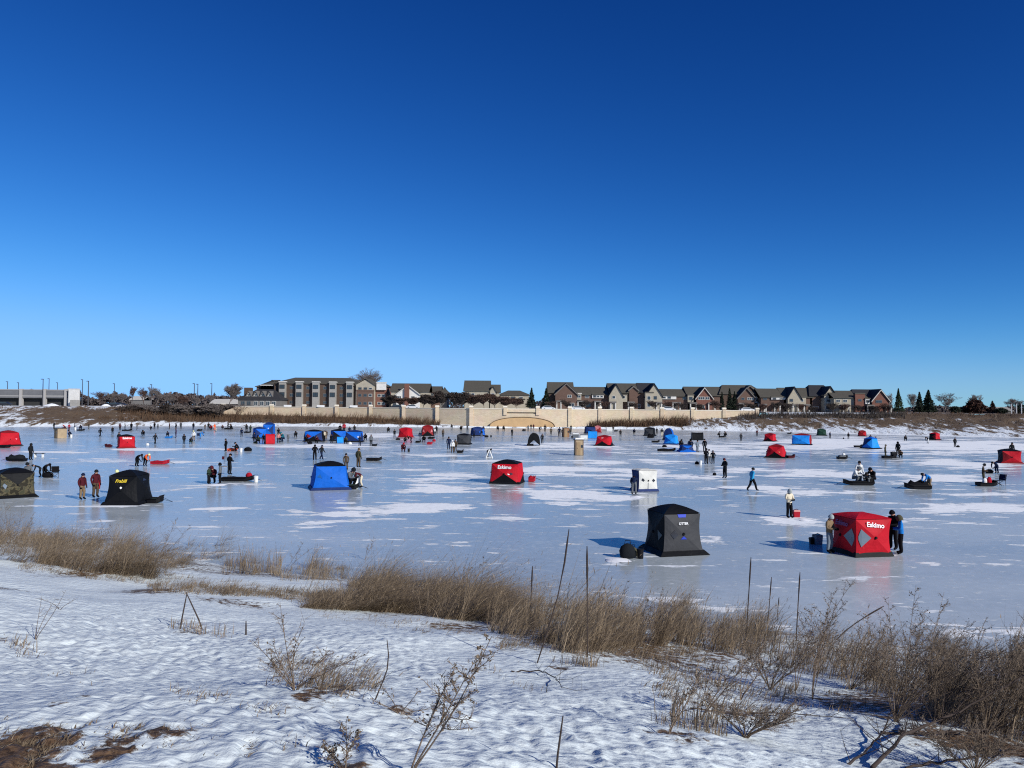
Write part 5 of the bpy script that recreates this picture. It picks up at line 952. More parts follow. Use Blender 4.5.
    sled('black sled between two seated people on the far right ice', 722.3, 437.5, 1.2, 'black', 0); sled('dark sled with bags right of the wide blue shelter', 843.5, 459.3, 1.2, 'black', 0, 'grey', hh=.25); sled('thin dark sled left of the blue dome shelter', 859.5, 447.5, 1.3, 'black', 0)
    sled('black sled between two people and a box on the right', 889.5, 458.5, 1.4, 'black', 0, 'dark', hh=.1); sled('long black sled under the people in white', 860, 485.5, 2.3, 'black', R(180), 'black', hh=.1); sled('black heaped sled beside the bending person in blue', 920, 489.5, 1.9, 'black', R(180), 'black', hh=.45)
    sled('black sled loaded with red and white bags', 989.5, 486.5, 1.5, 'black', 0); sled('dark sled on the far left ice below the first group', 80, 430.8, 1.6, 'black', 0, 'navy', hh=.1); sled('black sled between people on the far left shore', 126, 431, 2.0, 'black', 0, 'dark', hh=.1)
    sled('black sled right of the orange crowd on the far ice', 228, 429.5, 2.2, 'black', 0, 'dark', hh=.2); sled('black sled left of the blue shelters', 247, 433, 1.5, 'black', 0, 'dark', hh=.1); sled('dark sled beside the seated person at the far wall', 199, 431, 1.1, 'dark', 0, 'dark', hh=.2); sled('low dark sled right of the light blue shelter edge', 790, 434, .9, 'black', 0); sled('red black sled right of the red dome shelter', 792, 458.2, .9, 'maroon', 0); sled('red sled right of the lettered red shelter', 532, 482, .6, 'red', 0, 'red', hh=.25); sled('dark red sled left of the square red shelter', 107, 447.3, .8, 'maroon', R(180), 'maroon', hh=.2); sled('black sled behind the big black shelter on the right', 153, 503.5, .8, 'black', 0, 'green', hh=.05)
    bagthing('black mound of gear right of the orange red sled', 248, 451, 1.1, .55, 'black'); bagthing('red bundle lying on the long black sled', 247.5, 481.2, .55, .42, 'red', z=.28, dy=.35); bagthing('red bag held by the person in maroon beside the black shelter', 98.9, 496, .38, .75, 'red', z=.50, dy=-.2); bagthing('big dark duffel bag with straps beside the grey shelter', 627.5, 558, .68, .62, 'dark'); bagthing('black and camouflage bag leaning behind the duffel bag', 632.5, 556.5, .5, .42, 'olive'); bagthing('red bag on the loaded sled on the right', 991.5, 486.3, .42, .55, 'red', z=.22, dy=.3); bagthing('white bag on the loaded sled on the right', 987, 486.3, .38, .45, 'white', z=.22, dy=.3); bagthing('small black bag by the feet of the lone angler', 714.5, 475.5, .35, .28, 'black'); bagthing('dark bag left of the trio of anglers', 697, 464.3, .5, .35, 'black'); bagthing('small dark bag left of the lone far angler', 843.5, 439, .35, .3, 'dark'); bagthing('white bag at the foot of the black shelter', 145.8, 502.3, .3, .28, 'white')
    bagthing('black pile of gear behind the red tent on the right', 870, 437, .3, .3, 'dark'); bagthing('white heap of bags on the dark sled right of the blue shelter', 844.5, 459, .45, .3, 'white', z=.45, dy=.3); bagthing('dark propane bag at the far ice before the wall', 491, 436.8, .4, .35, 'dark')
    bucket('white bucket between the two bending anglers by the blue shelter', 355.5, 486, s=1.4); bucket('white bucket at the end of the long black sled', 256, 482, s=1.2); bucket('white bucket beside the kneeling person in black', 241, 452, s=1.3); bucket('white bucket below the crouching person on the far left', 71.2, 437.6, s=1.4); bucket('white bucket left of the trio of anglers', 700.5, 464.6, s=1.1); bucket('dark bucket right of the person in dark red', 408.7, 451.8, 'dark', 1.1); bucket('black bucket with a pale lid right of the duffel bag', 640.3, 558.5, 'black', .95); bucket('white bucket on the far shore between two people', 75.3, 430, s=1.6)
    cooler('small red cooler at the feet of the person in the cream coat', 797.3, 517.5, .36, .34, .42, 'red', 'pink'); cooler('blue grey box left of the lettered red shelter', 819, 545, .34, .34, .46, 'jeans', 'grey', .2); cooler('black box beside the blue grey one', 813.6, 544.5, .26, .26, .30, 'black', 'dark'); cooler('black box on the sled between two people', 894.5, 458.3, .6, .5, .85, 'black', 'dark'); cooler('black box beside the white bent person at the sled', 870, 485.3, .5, .45, .7, 'black', 'dark'); cooler('pale grey box before the wall, left of the light blue shelter', 584, 438.6, 1.5, .8, .85, 'white', 'grey'); cooler('tall grey locker beside the pale box', 575.8, 438.8, 1.2, .7, 1.15, 'grey', 'white'); cooler('white trailer box behind the far shelters', 610.5, 430.5, 2.2, 1.0, .9, 'white', 'white')
    chair('dark blue folding chair right of the loaded sled', 1003, 486, 'navy', R(-60)); chair('dark chair standing on the far left ice by the person in white', 197.8, 438.2, 'navy', R(20)); 
    # table like plank beside the left angler
    p = ice(39, 457); r = thing('folding_table', 'dark low plank table with thin legs beside the left angler', 'table', p); q = MB(); q.box(-.62, -.25, .42, .62, .25, .46); q.build('top', cloth('dark'), r)
    for x in (-.45, .45): q = MB(); q.box(x-.03, -.2, 0, x+.03, .2, .417); q.build('leg', cloth('white'), r)
    p = ice(489.2, 458); r = thing('snow_scoop_stand', 'white pointed rack leaning beside a black bending figure', 'rack', p); q = MB()
    for x in (-.4, .4): q.tube([(0, 0, 1.05), (x, -.2, 0)], .07, 6); q.tube([(0, 0, 1.05), (x, .25, 0)], .07, 6)
    q.build('frame', cloth('white'), r); q = MB(); q.box(-.38, -.2, .06, .38, .2, .14); q.build('tray', cloth('white'), r)
    # flags of two tip-ups
    for u, v, l in ((224, 466.5, 'small tip-up with a dull red flag left of the standing angler'), ):
        p = ice(u, v); r = thing('tip_up', l, 'tip-up', p); q = MB(); q.tube([(0, 0, 0), (0, 0, .9)], .015, 6); q.build('rod', cloth('dark'), r); q = MB(); q.box(-.22, -.012, .72, .02, .012, 1.05); q.build('flag', cloth('maroon'), r); q = MB(); q.box(-.3, -.05, .005, .3, .05, .05); q.build('crossbar', cloth('brown'), r)
    # small snow piles beside drilled holes
    def pile(l, u, v, w, h, sd):
        p = ice(u, v); g = np.random.default_rng(sd); V = []; n = 14
        for t, k in ((-.02, 1.1), (.25, .85), (.6, .5), (.95, .15)):
            for j in range(n): a = 6.283*j/n; e = .75+.5*g.random(); V.append((math.cos(a)*w/2*k*e, math.sin(a)*w/2*k*e, t*h))
        i = np.arange(3*n); F = np.stack([i, (i//n)*n+(i+1) % n, (i//n+1)*n+(i+1) % n, (i//n+1)*n+i % n], 1); o = np_mesh('snow_pile', V, [F, (3*n+np.arange(n))[None]], mat('heap_snow', (.8, .81, .83), .8), None, None, True); o.location = tuple(p); tag(o, l, 'snow pile', 'slush piles by ice holes')
    pile('slush pile in front of the person in the cream coat', 803.5, 520, .9, .07, 1); pile('slush pile left of the duffel bag', 617, 560, 1.1, .06, 2); pile('slush pile under the three crouching anglers', 216, 485, 1.6, .1, 3); pile('slush pile beside the bending person at the white shelter', 637, 497, .9, .1, 4)
    # --- people: pose, u, v, facing, jacket, trousers, hat, label
    P = person
    P('hold', 829.5, 553, 40, 'khaki', 'jeans', 'fur', 'person in brown camouflage coat, grey jeans and pale cap bowed beside the lettered red shelter', s=.98)
    P('hold', 893.5, 549.5, -60, 'black', 'black', 'black', 'person all in black standing behind the one in the blue jacket', s=1.03); P('hold', 901, 554, -110, 'blue', 'black', 'olive', 'person in a bright blue jacket and black trousers right of the lettered red shelter', s=.98, hood=True)
    P('stand', 82, 499.5, 70, 'maroon', 'khaki', 'navy', 'person in a short dark red jacket and khaki trousers left of the black shelter', s=1.0); P('stand', 95.3, 497.5, 60, 'maroon', 'brown', 'dark', 'person in maroon coat and brown trousers carrying a red bag', s=1.08)
    P('hold', 105, 497, 0, 'yellow', 'black', 'yellow', 'pale green cap of a person standing behind the black shelter', s=1.0, dy=1.6); P('hold', 1, 492, 0, 'grey', 'black', 'dark', 'grey hooded person looking over the olive shelter', s=1.1, dy=3.0)
    P('stand', 30.5, 460, 80, 'dark', 'dark', 'dark', 'person in dark clothes standing between sled and plank table on the left', s=1.08, hood=True); P('bend', 15, 444.5, 60, 'teal', 'dark', 'dark', 'bending person in dark teal beside the left edge red shelter')
    P('stand', 102, 446, 0, 'dark', 'black', 'black', 'dark figure standing behind the square red shelter', dy=5, s=1.1)
    P('bend', 136.5, 466.5, 70, 'black', 'black', 'dark', 'person all in black bending beside the one in orange'); P('bend', 144.8, 466, 60, 'orange', 'black', 'yellow', 'bending person in an orange vest and yellow hat'); P('walk', 155, 444.3, 60, 'dark', 'dark', 'dark', 'lone dark figure walking across the left ice')
    P('crouch', 168, 437.5, 0, 'navy', 'dark', 'black', 'dark blue person sitting on the blue sled', z=.12); P('stand', 176, 437.6, -60, 'purple', 'purple', 'dark', 'person in dusky purple standing right of the blue sled', s=1.1); P('stand', 184, 444.2, 0, 'dark', 'dark', 'black', 'dark figure left of the crouching one on the left ice', s=.95); P('crouch', 190.3, 444, 50, 'black', 'green', 'black', 'crouching black figure in the left group of four'); P('stand', 193.5, 441, 0, 'white', 'khaki', 'yellow', 'person in a white coat standing in the left group of four', s=1.05); P('bend', 200, 438.5, 100, 'blue', 'blue', 'navy', 'person in blue leaning over on the left far ice')
    P('stand', 225.8, 451.3, -40, 'dark', 'dark', 'dark', 'dark figure standing left of the orange red sled', s=1.0); P('crouch', 237.5, 451.3, -60, 'black', 'black', 'black', 'black kneeling figure at the right end of the orange red sled', s=1.15); P('hold', 229.3, 474.5, 150, 'black', 'dark', 'black', 'person in black seen from behind above the long black sled', s=1.1); P('hold', 208.5, 484, 80, 'green', 'black', 'dark', 'green clad left one of three people huddled over a hole', s=.8); P('crouch', 213, 483, 0, 'maroon', 'black', 'maroon', 'maroon clad middle one of three people huddled over a hole', s=1.3); P('stand', 220, 484, -80, 'grey', 'black', 'black', 'hooded grey right one of three people huddled over a hole', s=.98, hood=True)
    P('hold', 314.7, 460.2, 20, 'black', 'black', 'black', 'person in black with bent arms, left of a pair', s=1.06); P('walk', 321.3, 459.8, 60, 'dark', 'navy', 'navy', 'dark walking person, right of a pair', s=1.0); P('stand', 358.3, 467.5, 150, 'olive', 'brown', 'brown', 'tall person in olive brown behind the bending angler', s=1.15); P('crouch', 349.5, 488, 60, 'grey', 'black', 'dark', 'grey camouflage angler crouching by the bright blue shelter', s=1.45); P('bend', 361.5, 487.5, -70, 'maroon', 'cream', 'brown', 'person in maroon jacket and cream trousers bending to a white bucket', s=1.0)
    P('stand', 346, 470, 0, 'brown', 'brown', 'black', 'dark hatted head showing behind the crouching grey angler', s=.95); P('stand', 359.8, 446, 0, 'dark', 'dark', 'black', 'dark figure at the right end of the rightmost blue shelter', s=.95); P('stand', 371, 446, 20, 'grey', 'dark', 'dark', 'grey coated person with a small sled right of the blue shelters', s=1.05)
    P('stand', 278.4, 437, 0, 'black', 'black', 'black', 'black figure behind the person in pink', s=1.05); P('stand', 278.4, 443, 10, 'pink', 'black', 'brown', 'person in pale pink right of the red flip shelter', s=1.0); P('crouch', 283, 442, -40, 'teal', 'navy', 'teal', 'person in bright teal right of the one in pink', s=1.6); P('stand', 288, 441.5, 0, 'grey', 'grey', 'grey', 'small grey child right of the person in teal', s=.75); P('stand', 246.5, 432.5, 0, 'dark', 'black', 'black', 'dark figure standing on the sled left of the blue shelters', s=1.15); P('stand', 250.4, 432.5, -20, 'green', 'green', 'black', 'dark green figure left of the blue shelters', s=1.0); P('crouch', 258.5, 443.7, 0, 'green', 'black', 'black', 'dark green crouching angler before the blue shelter', s=1.3); P('stand', 263.5, 443.8, 0, 'black', 'maroon', 'brown', 'person in black and maroon left of the red flip shelter', s=.95); P('stand', 254.2, 441.5, 30, 'navy', 'black', 'black', 'navy figure at the left corner of the blue shelter', s=.95)
    P('stand', 324, 440.5, 0, 'cream', 'black', 'dark', 'person in a cream coat between the blue shelters', s=1.05); P('stand', 326, 439.5, 0, 'brown', 'khaki', 'grey', 'brown clad person behind the one in cream', s=1.05); P('stand', 344, 433, 0, 'red', 'black', 'maroon', 'person in red standing behind the blue shelters', s=1.4); P('stand', 340, 433.5, 20, 'black', 'black', 'brown', 'black figure beside the red one behind the blue shelters', s=1.2); P('stand', 349.5, 435.5, 0, 'navy', 'black', 'black', 'dark head above the gap of the two blue shelters', s=1.1); P('stand', 354.4, 433.5, 0, 'dark', 'dark', 'black', 'dark head above the rightmost blue shelter', s=1.15); P('crouch', 388.5, 432.5, 0, 'dark', 'dark', 'black', 'lone dark figure seated on the far ice', s=1.25)
    P('bend', 411.3, 443, -70, 'dark', 'black', 'black', 'dark figure bending at the round red shelter'); P('crouch', 405.3, 443, 0, 'dark', 'dark', 'black', 'dark figure crouching below the round red shelter', s=1.0); P('crouch', 402.7, 452, 30, 'maroon', 'maroon', 'red', 'person in dark red crouching alone with a bucket', s=1.2); P('stand', 420, 440.3, 0, 'navy', 'jeans', 'dark', 'navy figure left of the dark red shelter', s=.95); P('stand', 436.5, 434, 0, 'dark', 'black', 'black', 'black figure right of the dark red shelter', s=1.1); P('stand', 434.5, 435, 0, 'white', 'dark', 'grey', 'person in white squeezed beside the dark red shelter', s=.9)
    P('stand', 448.7, 449.5, 0, 'navy', 'navy', 'black', 'navy figure behind the person in the long white coat', s=1.1); P('stand', 452.4, 452.9, 0, 'white', 'brown', 'white', 'person in a long white coat in a group of three', s=1.0); P('stand', 455.3, 452, -20, 'brown', 'brown', 'black', 'dark brown figure right of the long white coat', s=1.02); P('crouch', 461, 431, 0, 'dark', 'dark', 'black', 'dark figure crouched before the wall, left of the navy shelter', s=1.3); P('stand', 467.3, 430.5, 0, 'black', 'black', 'black', 'black figure at the left end of the navy shelter', s=.8); P('stand', 483.3, 433.5, 0, 'black', 'dark', 'black', 'black figure at the right end of the navy shelter', s=1.05); P('stand', 474, 437.5, 0, 'navy', 'black', 'black', 'person in front of the navy shelter, left one', s=.9); P('stand', 481.5, 437.3, 0, 'dark', 'jeans', 'dark', 'person in front of the navy shelter, right one', s=.9)
    P('bend', 487.3, 457, 60, 'black', 'black', 'black', 'black figure bending at the white rack', s=.85); P('crouch', 497.3, 430.8, 30, 'dark', 'dark', 'black', 'seated dark figure left of the arch', s=1.3); P('crouch', 503.2, 430.8, 30, 'dark', 'black', 'black', 'seated dark figure at the left foot of the arch', s=1.3); P('stand', 528.2, 430.8, 0, 'grey', 'dark', 'black', 'grey figure under the arch, leftmost of the standing row', s=.9); P('stand', 531, 429.5, 0, 'black', 'black', 'black', 'black figure under the arch, second of the standing row', s=.9); P('stand', 533.5, 429.5, 0, 'maroon', 'black', 'brown', 'maroon figure under the arch, last of the standing row', s=.9); P('bend', 539.5, 431.8, 30, 'navy', 'black', 'black', 'navy figure bending under the right half of the arch', s=1.1); P('stand', 545, 431.7, 0, 'black', 'black', 'black', 'black figure at the right foot of the arch', s=1.1); P('stand', 542.2, 443.6, 0, 'dark', 'dark', 'black', 'dark figure right of the black and white flip shelter', s=1.0)
    P('stand', 559.3, 436.5, 0, 'navy', 'black', 'black', 'navy figure left of the narrow shack', s=1.2); P('stand', 562.8, 436.7, 0, 'black', 'black', 'black', 'black figure leaning on the narrow shack', s=1.05); P('stand', 571, 431.5, 0, 'dark', 'dark', 'black', 'dark figure behind the grey locker', s=1.0); P('crouch', 569.3, 434.5, 0, 'black', 'black', 'black', 'black crouching figure right of the narrow shack', s=1.3); P('stand', 613.2, 431.5, 0, 'black', 'black', 'black', 'black figure beside the white trailer box', s=.9)
    P('stand', 662, 436.5, 0, 'dark', 'cream', 'black', 'dark head left of the dark blue flip shelter', s=1.1); P('crouch', 680.3, 448, 20, 'black', 'brown', 'black', 'black figure crouched at the left end of the low blue shelter', s=1.3); P('crouch', 690, 449.5, 0, 'navy', 'navy', 'black', 'navy figure crouched behind the low blue shelter', s=1.5); P('stand', 697.3, 452, 30, 'jeans', 'jeans', 'black', 'jeans clad person holding the raised black shelter', s=1.0); P('stand', 704.6, 451.8, -30, 'black', 'dark', 'black', 'black clad person holding the raised black shelter', s=1.1)
    P('crouch', 718.3, 437, 70, 'black', 'black', 'black', 'seated black figure left of the far right sled', s=1.2); P('crouch', 726, 437, -70, 'black', 'black', 'black', 'seated black figure right of the far right sled', s=1.2); P('hold', 706, 464, 20, 'black', 'black', 'black', 'black left one of three anglers standing together', s=1.05); P('stand', 709, 463.5, 160, 'white', 'grey', 'black', 'pale middle one of three anglers standing together', s=.95); P('stand', 713, 464, -30, 'dark', 'black', 'dark', 'shorter right one of three anglers standing together', s=.9); P('hold', 725, 478, -60, 'dark', 'dark', 'maroon', 'lone angler in dark clothes with a maroon hat', s=1.05)
    P('walk', 752, 491.3, 110, 'lightbl', 'black', 'dark', 'person in a light blue jacket walking alone on the ice', s=1.05); P('hold', 789.3, 518, 20, 'cream', 'black', 'fur', 'person in cream coat, black trousers and grey fur hat with a red cooler', s=.98, hood=True); P('bend', 634, 494.5, 170, 'navy', 'grey', 'navy', 'person in navy bending into the white shelter, grey seat and black legs', s=1.0); P('stand', 848.4, 439.3, 0, 'black', 'black', 'black', 'lone black figure standing far out on the right ice', s=.85)
    P('stand', 870.5, 444.5, 0, 'navy', 'navy', 'dark', 'navy head above the blue dome shelter', s=1.05); P('stand', 875.7, 444.5, 0, 'dark', 'dark', 'brown', 'dark head above the right half of the blue dome shelter', s=.85); P('stand', 885.3, 458.3, 70, 'olive', 'olive', 'olive', 'olive clad person at the left end of the boxed sled', s=1.05); P('stand', 898, 456, -60, 'dark', 'brown', 'black', 'dark figure with a pointed hood right of the black box', s=1.15, hood=True); P('crouch', 901, 458, -40, 'brown', 'black', 'black', 'small crouched figure at the right end of the boxed sled', s=1.0)
    P('stand', 859.3, 484, 0, 'white', 'white', 'dark', 'person all in white standing on the long black sled', s=1.1, z=.06); P('crouch', 855, 484.3, 40, 'white', 'grey', 'grey', 'person in white crouching on the long black sled', s=1.4); P('crouch', 866.8, 485, -30, 'grey', 'grey', 'dark', 'person in grey camouflage bent low at the sled', s=1.0); P('crouch', 873, 484.8, -60, 'black', 'black', 'black', 'black seated figure right of the people in white', s=1.35); P('bend', 930, 489.3, -80, 'blue', 'khaki', 'dark', 'bending person in a blue jacket and khaki trousers', s=1.02)
    P('hold', 983.4, 484.5, 60, 'brown', 'olive', 'dark', 'person in brown camouflage standing at the loaded sled', s=1.05); P('bend', 997, 473.5, -70, 'navy', 'navy', 'black', 'navy figure bending low beyond the loaded sled', s=.95); bagthing('black bag left of the bending navy figure', 989.3, 473, .8, .4, 'black'); P('bend', 928, 443.5, -60, 'black', 'white', 'black', 'black and white figure bending left of the small red shelter', s=1.0); P('stand', 1024, 458, 0, 'dark', 'dark', 'black', 'dark figure standing behind the right edge red shelter', s=1.15, dy=2.5); P('bend', 807, 441, 40, 'black', 'dark', 'black', 'black figure bending left behind the wide blue shelter', s=1.0, dy=6)
    # clutter round the far camps
    for a in (('crouch', 306, 443, 20, 'black', 'black', 'black', 'black figure crouched at the left end of the dark blue long shelter', 1.2), ('crouch', 317.5, 443.3, -30, 'maroon', 'black', 'dark', 'maroon figure crouched before the dark blue long shelter', 1.2), ('stand', 331.5, 443.2, 10, 'black', 'dark', 'black', 'black figure at the left corner of the blue pair', .9), ('crouch', 346, 444, 0, 'olive', 'black', 'dark', 'olive figure crouched in the gap of the blue pair', 1.2), ('crouch', 365.5, 440.5, 0, 'black', 'black', 'black', 'black figure crouched beyond the person with the small sled', 1.2), ('stand', 394.5, 437.5, 0, 'dark', 'dark', 'black', 'dark figure left of the round red shelter', .95), ('crouch', 424, 442.5, 0, 'black', 'black', 'black', 'black figure crouched among the sleds of the dark red shelter', 1.2), ('stand', 443, 437, 30, 'brown', 'black', 'black', 'brown figure far behind the people in white', .95), ('crouch', 470, 441, 0, 'black', 'navy', 'black', 'black figure crouched right of the grey shelter', 1.1), ('stand', 512, 436, 40, 'dark', 'dark', 'black', 'dark figure on the open ice before the arch', .95), ('stand', 551, 434.5, 0, 'brown', 'dark', 'dark', 'brown figure between the arch and the shacks', .95), ('stand', 620.5, 437, 0, 'dark', 'black', 'black', 'dark figure right of the pinkish red shelter', .95), ('crouch', 634, 434, 0, 'navy', 'black', 'black', 'navy figure crouched before the brown reeds on the right', 1.2), ('stand', 656.8, 434, 0, 'black', 'black', 'black', 'black figure right of the dark grey shelter', .9), ('stand', 741, 441, 0, 'dark', 'dark', 'black', 'dark figure alone right of the seated far pair', .9), ('stand', 757, 436, 0, 'maroon', 'black', 'black', 'maroon figure left of the small red shelter', .85), ('stand', 830, 438.5, 30, 'navy', 'black', 'black', 'navy figure right of the dark green shelter', .85), ('crouch', 905, 441, 0, 'black', 'black', 'black', 'black figure crouched before the right bank', 1.1), ('stand', 955, 447, 0, 'dark', 'dark', 'dark', 'dark figure alone on the far right ice', .95), ('walk', 100, 437, 70, 'black', 'black', 'black', 'black figure walking right of the tan shack', 1.0), ('stand', 112.5, 434.5, 0, 'dark', 'dark', 'black', 'dark figure on the ice left above the square red shelter', .95), ('crouch', 143.5, 436.5, 0, 'black', 'black', 'black', 'black figure crouched right above the square red shelter', 1.2), ('stand', 241.5, 437, 0, 'navy', 'dark', 'black', 'navy figure left of the blue camp', 1.0), ('crouch', 296, 437.5, 0, 'dark', 'dark', 'black', 'dark figure crouched left of the dark blue long shelter', 1.2)):
        P(*a)
    for l, u, v, w, h, c in (('black bag before the dark blue long shelter', 310, 444, .8, .45, 'black'), ('pale bag before the rightmost blue shelter', 350, 444.3, .6, .4, 'white'), ('green bag at the foot of the blue camp', 255.5, 443.6, .7, .4, 'green'), ('dark heap left of the round red shelter', 398, 440, .9, .4, 'dark'), ('red bag beside the dark red shelter', 434, 441.5, .6, .45, 'red'), ('dark heap before the long navy shelter', 486.5, 437, .9, .4, 'black'), ('black heap right of the narrow shack', 573, 437.8, .8, .5, 'black'), ('dark heap before the bright light blue shelter', 664.5, 447, .8, .35, 'black'), ('white bag beside the far walking figure', 147.5, 445, .5, .3, 'white'), ('black bag by the lone far right figure', 958, 447.3, .6, .35, 'black')):
        bagthing(l, u, v, w, h, c)
    P('bend', 44, 477.5, 70, 'black', 'black', 'black', 'black figure bending beside dark gear right of the olive shelter', s=.95); P('bend', 40.5, 477, -60, 'dark', 'dark', 'dark', 'dark figure bending left of the black one, right of the olive shelter', s=.85); chair('black folding chair with gear right of the olive shelter', 53, 478, 'black', R(30)); bagthing('black gear bag under the bending figures right of the olive shelter', 48, 477.5, .9, .5, 'black')
    # the far left shore
    F = 'crowd along the far left shore'
    for u, v, po, ja, tr, ha, s, l in ((54, 428.8, 'stand', 'dark', 'dark', 'black', 1.0, 'dark figure above the tan shack on the far left'), (65.3, 431, 'crouch', 'maroon', 'maroon', 'red', 1.3, 'maroon figure crouched behind the tan shack'), (69, 430.5, 'stand', 'red', 'maroon', 'red', .9, 'person in red on the far left shore'), (74.7, 430, 'stand', 'navy', 'black', 'black', .95, 'navy figure by the far white bucket'), (81, 430, 'crouch', 'navy', 'black', 'black', 1.2, 'navy figure sitting on the far left sled'), (88.8, 429, 'stand', 'brown', 'grey', 'black', .9, 'brown figure between the far left sleds'), (70.5, 436.8, 'crouch', 'navy', 'dark', 'black', 1.2, 'dark crouching figure above the white bucket on the left'), (120, 430.3, 'stand', 'maroon', 'black', 'black', 1.0, 'maroon figure on the shore above the square red shelter'), (125, 429.8, 'stand', 'black', 'black', 'black', .9, 'black figure on the shore above the square red shelter'), (131.3, 430.3, 'stand', 'black', 'black', 'black', 1.1, 'tall black figure on the far shore near the black sled'), (137, 429.5, 'stand', 'brown', 'dark', 'brown', .85, 'small brown figure on the far shore below the grey brush'), (151.5, 429.8, 'crouch', 'black', 'black', 'black', 1.0, 'black seated figure beside the far shore pair'), (154.5, 428.8, 'stand', 'black', 'black', 'black', 1.0, 'left of the far shore pair above the walking figure'), (157.8, 428.8, 'stand', 'grey', 'dark', 'black', .8, 'right of the far shore pair above the walking figure'), (169.5, 428.8, 'stand', 'maroon', 'brown', 'brown', .9, 'maroon figure at the far shore above the blue sled'), (176, 430, 'stand', 'dark', 'dark', 'black', 1.0, 'dark figure at the far shore above the purple one'), (180.8, 428.8, 'stand', 'black', 'black', 'black', 1.0, 'black figure standing alone at the far shore'), (193.3, 429.8, 'stand', 'black', 'navy', 'black', 1.05, 'black figure beside the far wall sled'), (208.5, 430, 'stand', 'black', 'black', 'black', 1.1, 'black figure left of the people in orange'), (211.5, 430.3, 'crouch', 'red', 'black', 'black', 1.3, 'red figure crouched beside the orange one'), (214.5, 430.5, 'stand', 'orange', 'orange', 'pink', 1.0, 'person in orange at the far shore'), (216, 431.5, 'bend', 'pink', 'cream', 'white', .9, 'person in pale pink beside the orange one'), (205, 429.3, 'stand', 'brown', 'brown', 'brown', .8, 'small brown figure left of the orange crowd'), (223, 429.3, 'crouch', 'maroon', 'black', 'black', 1.1, 'maroon figure at the left end of the far black sled'), (228, 428.8, 'stand', 'black', 'black', 'black', 1.0, 'black figure behind the far black sled'), (231.5, 429.4, 'crouch', 'black', 'black', 'black', 1.3, 'black crouched figure at the right end of the far black sled'), (452, 428.6, 'crouch', 'dark', 'dark', 'black', 1.2, 'dark crouched figure at the snowy foot of the wall')):
        P(po, u, v, random.uniform(-60, 60), ja, tr, ha, l, s, group=F)
CLO['lightbl'] = (0.03, 0.27, 0.50)
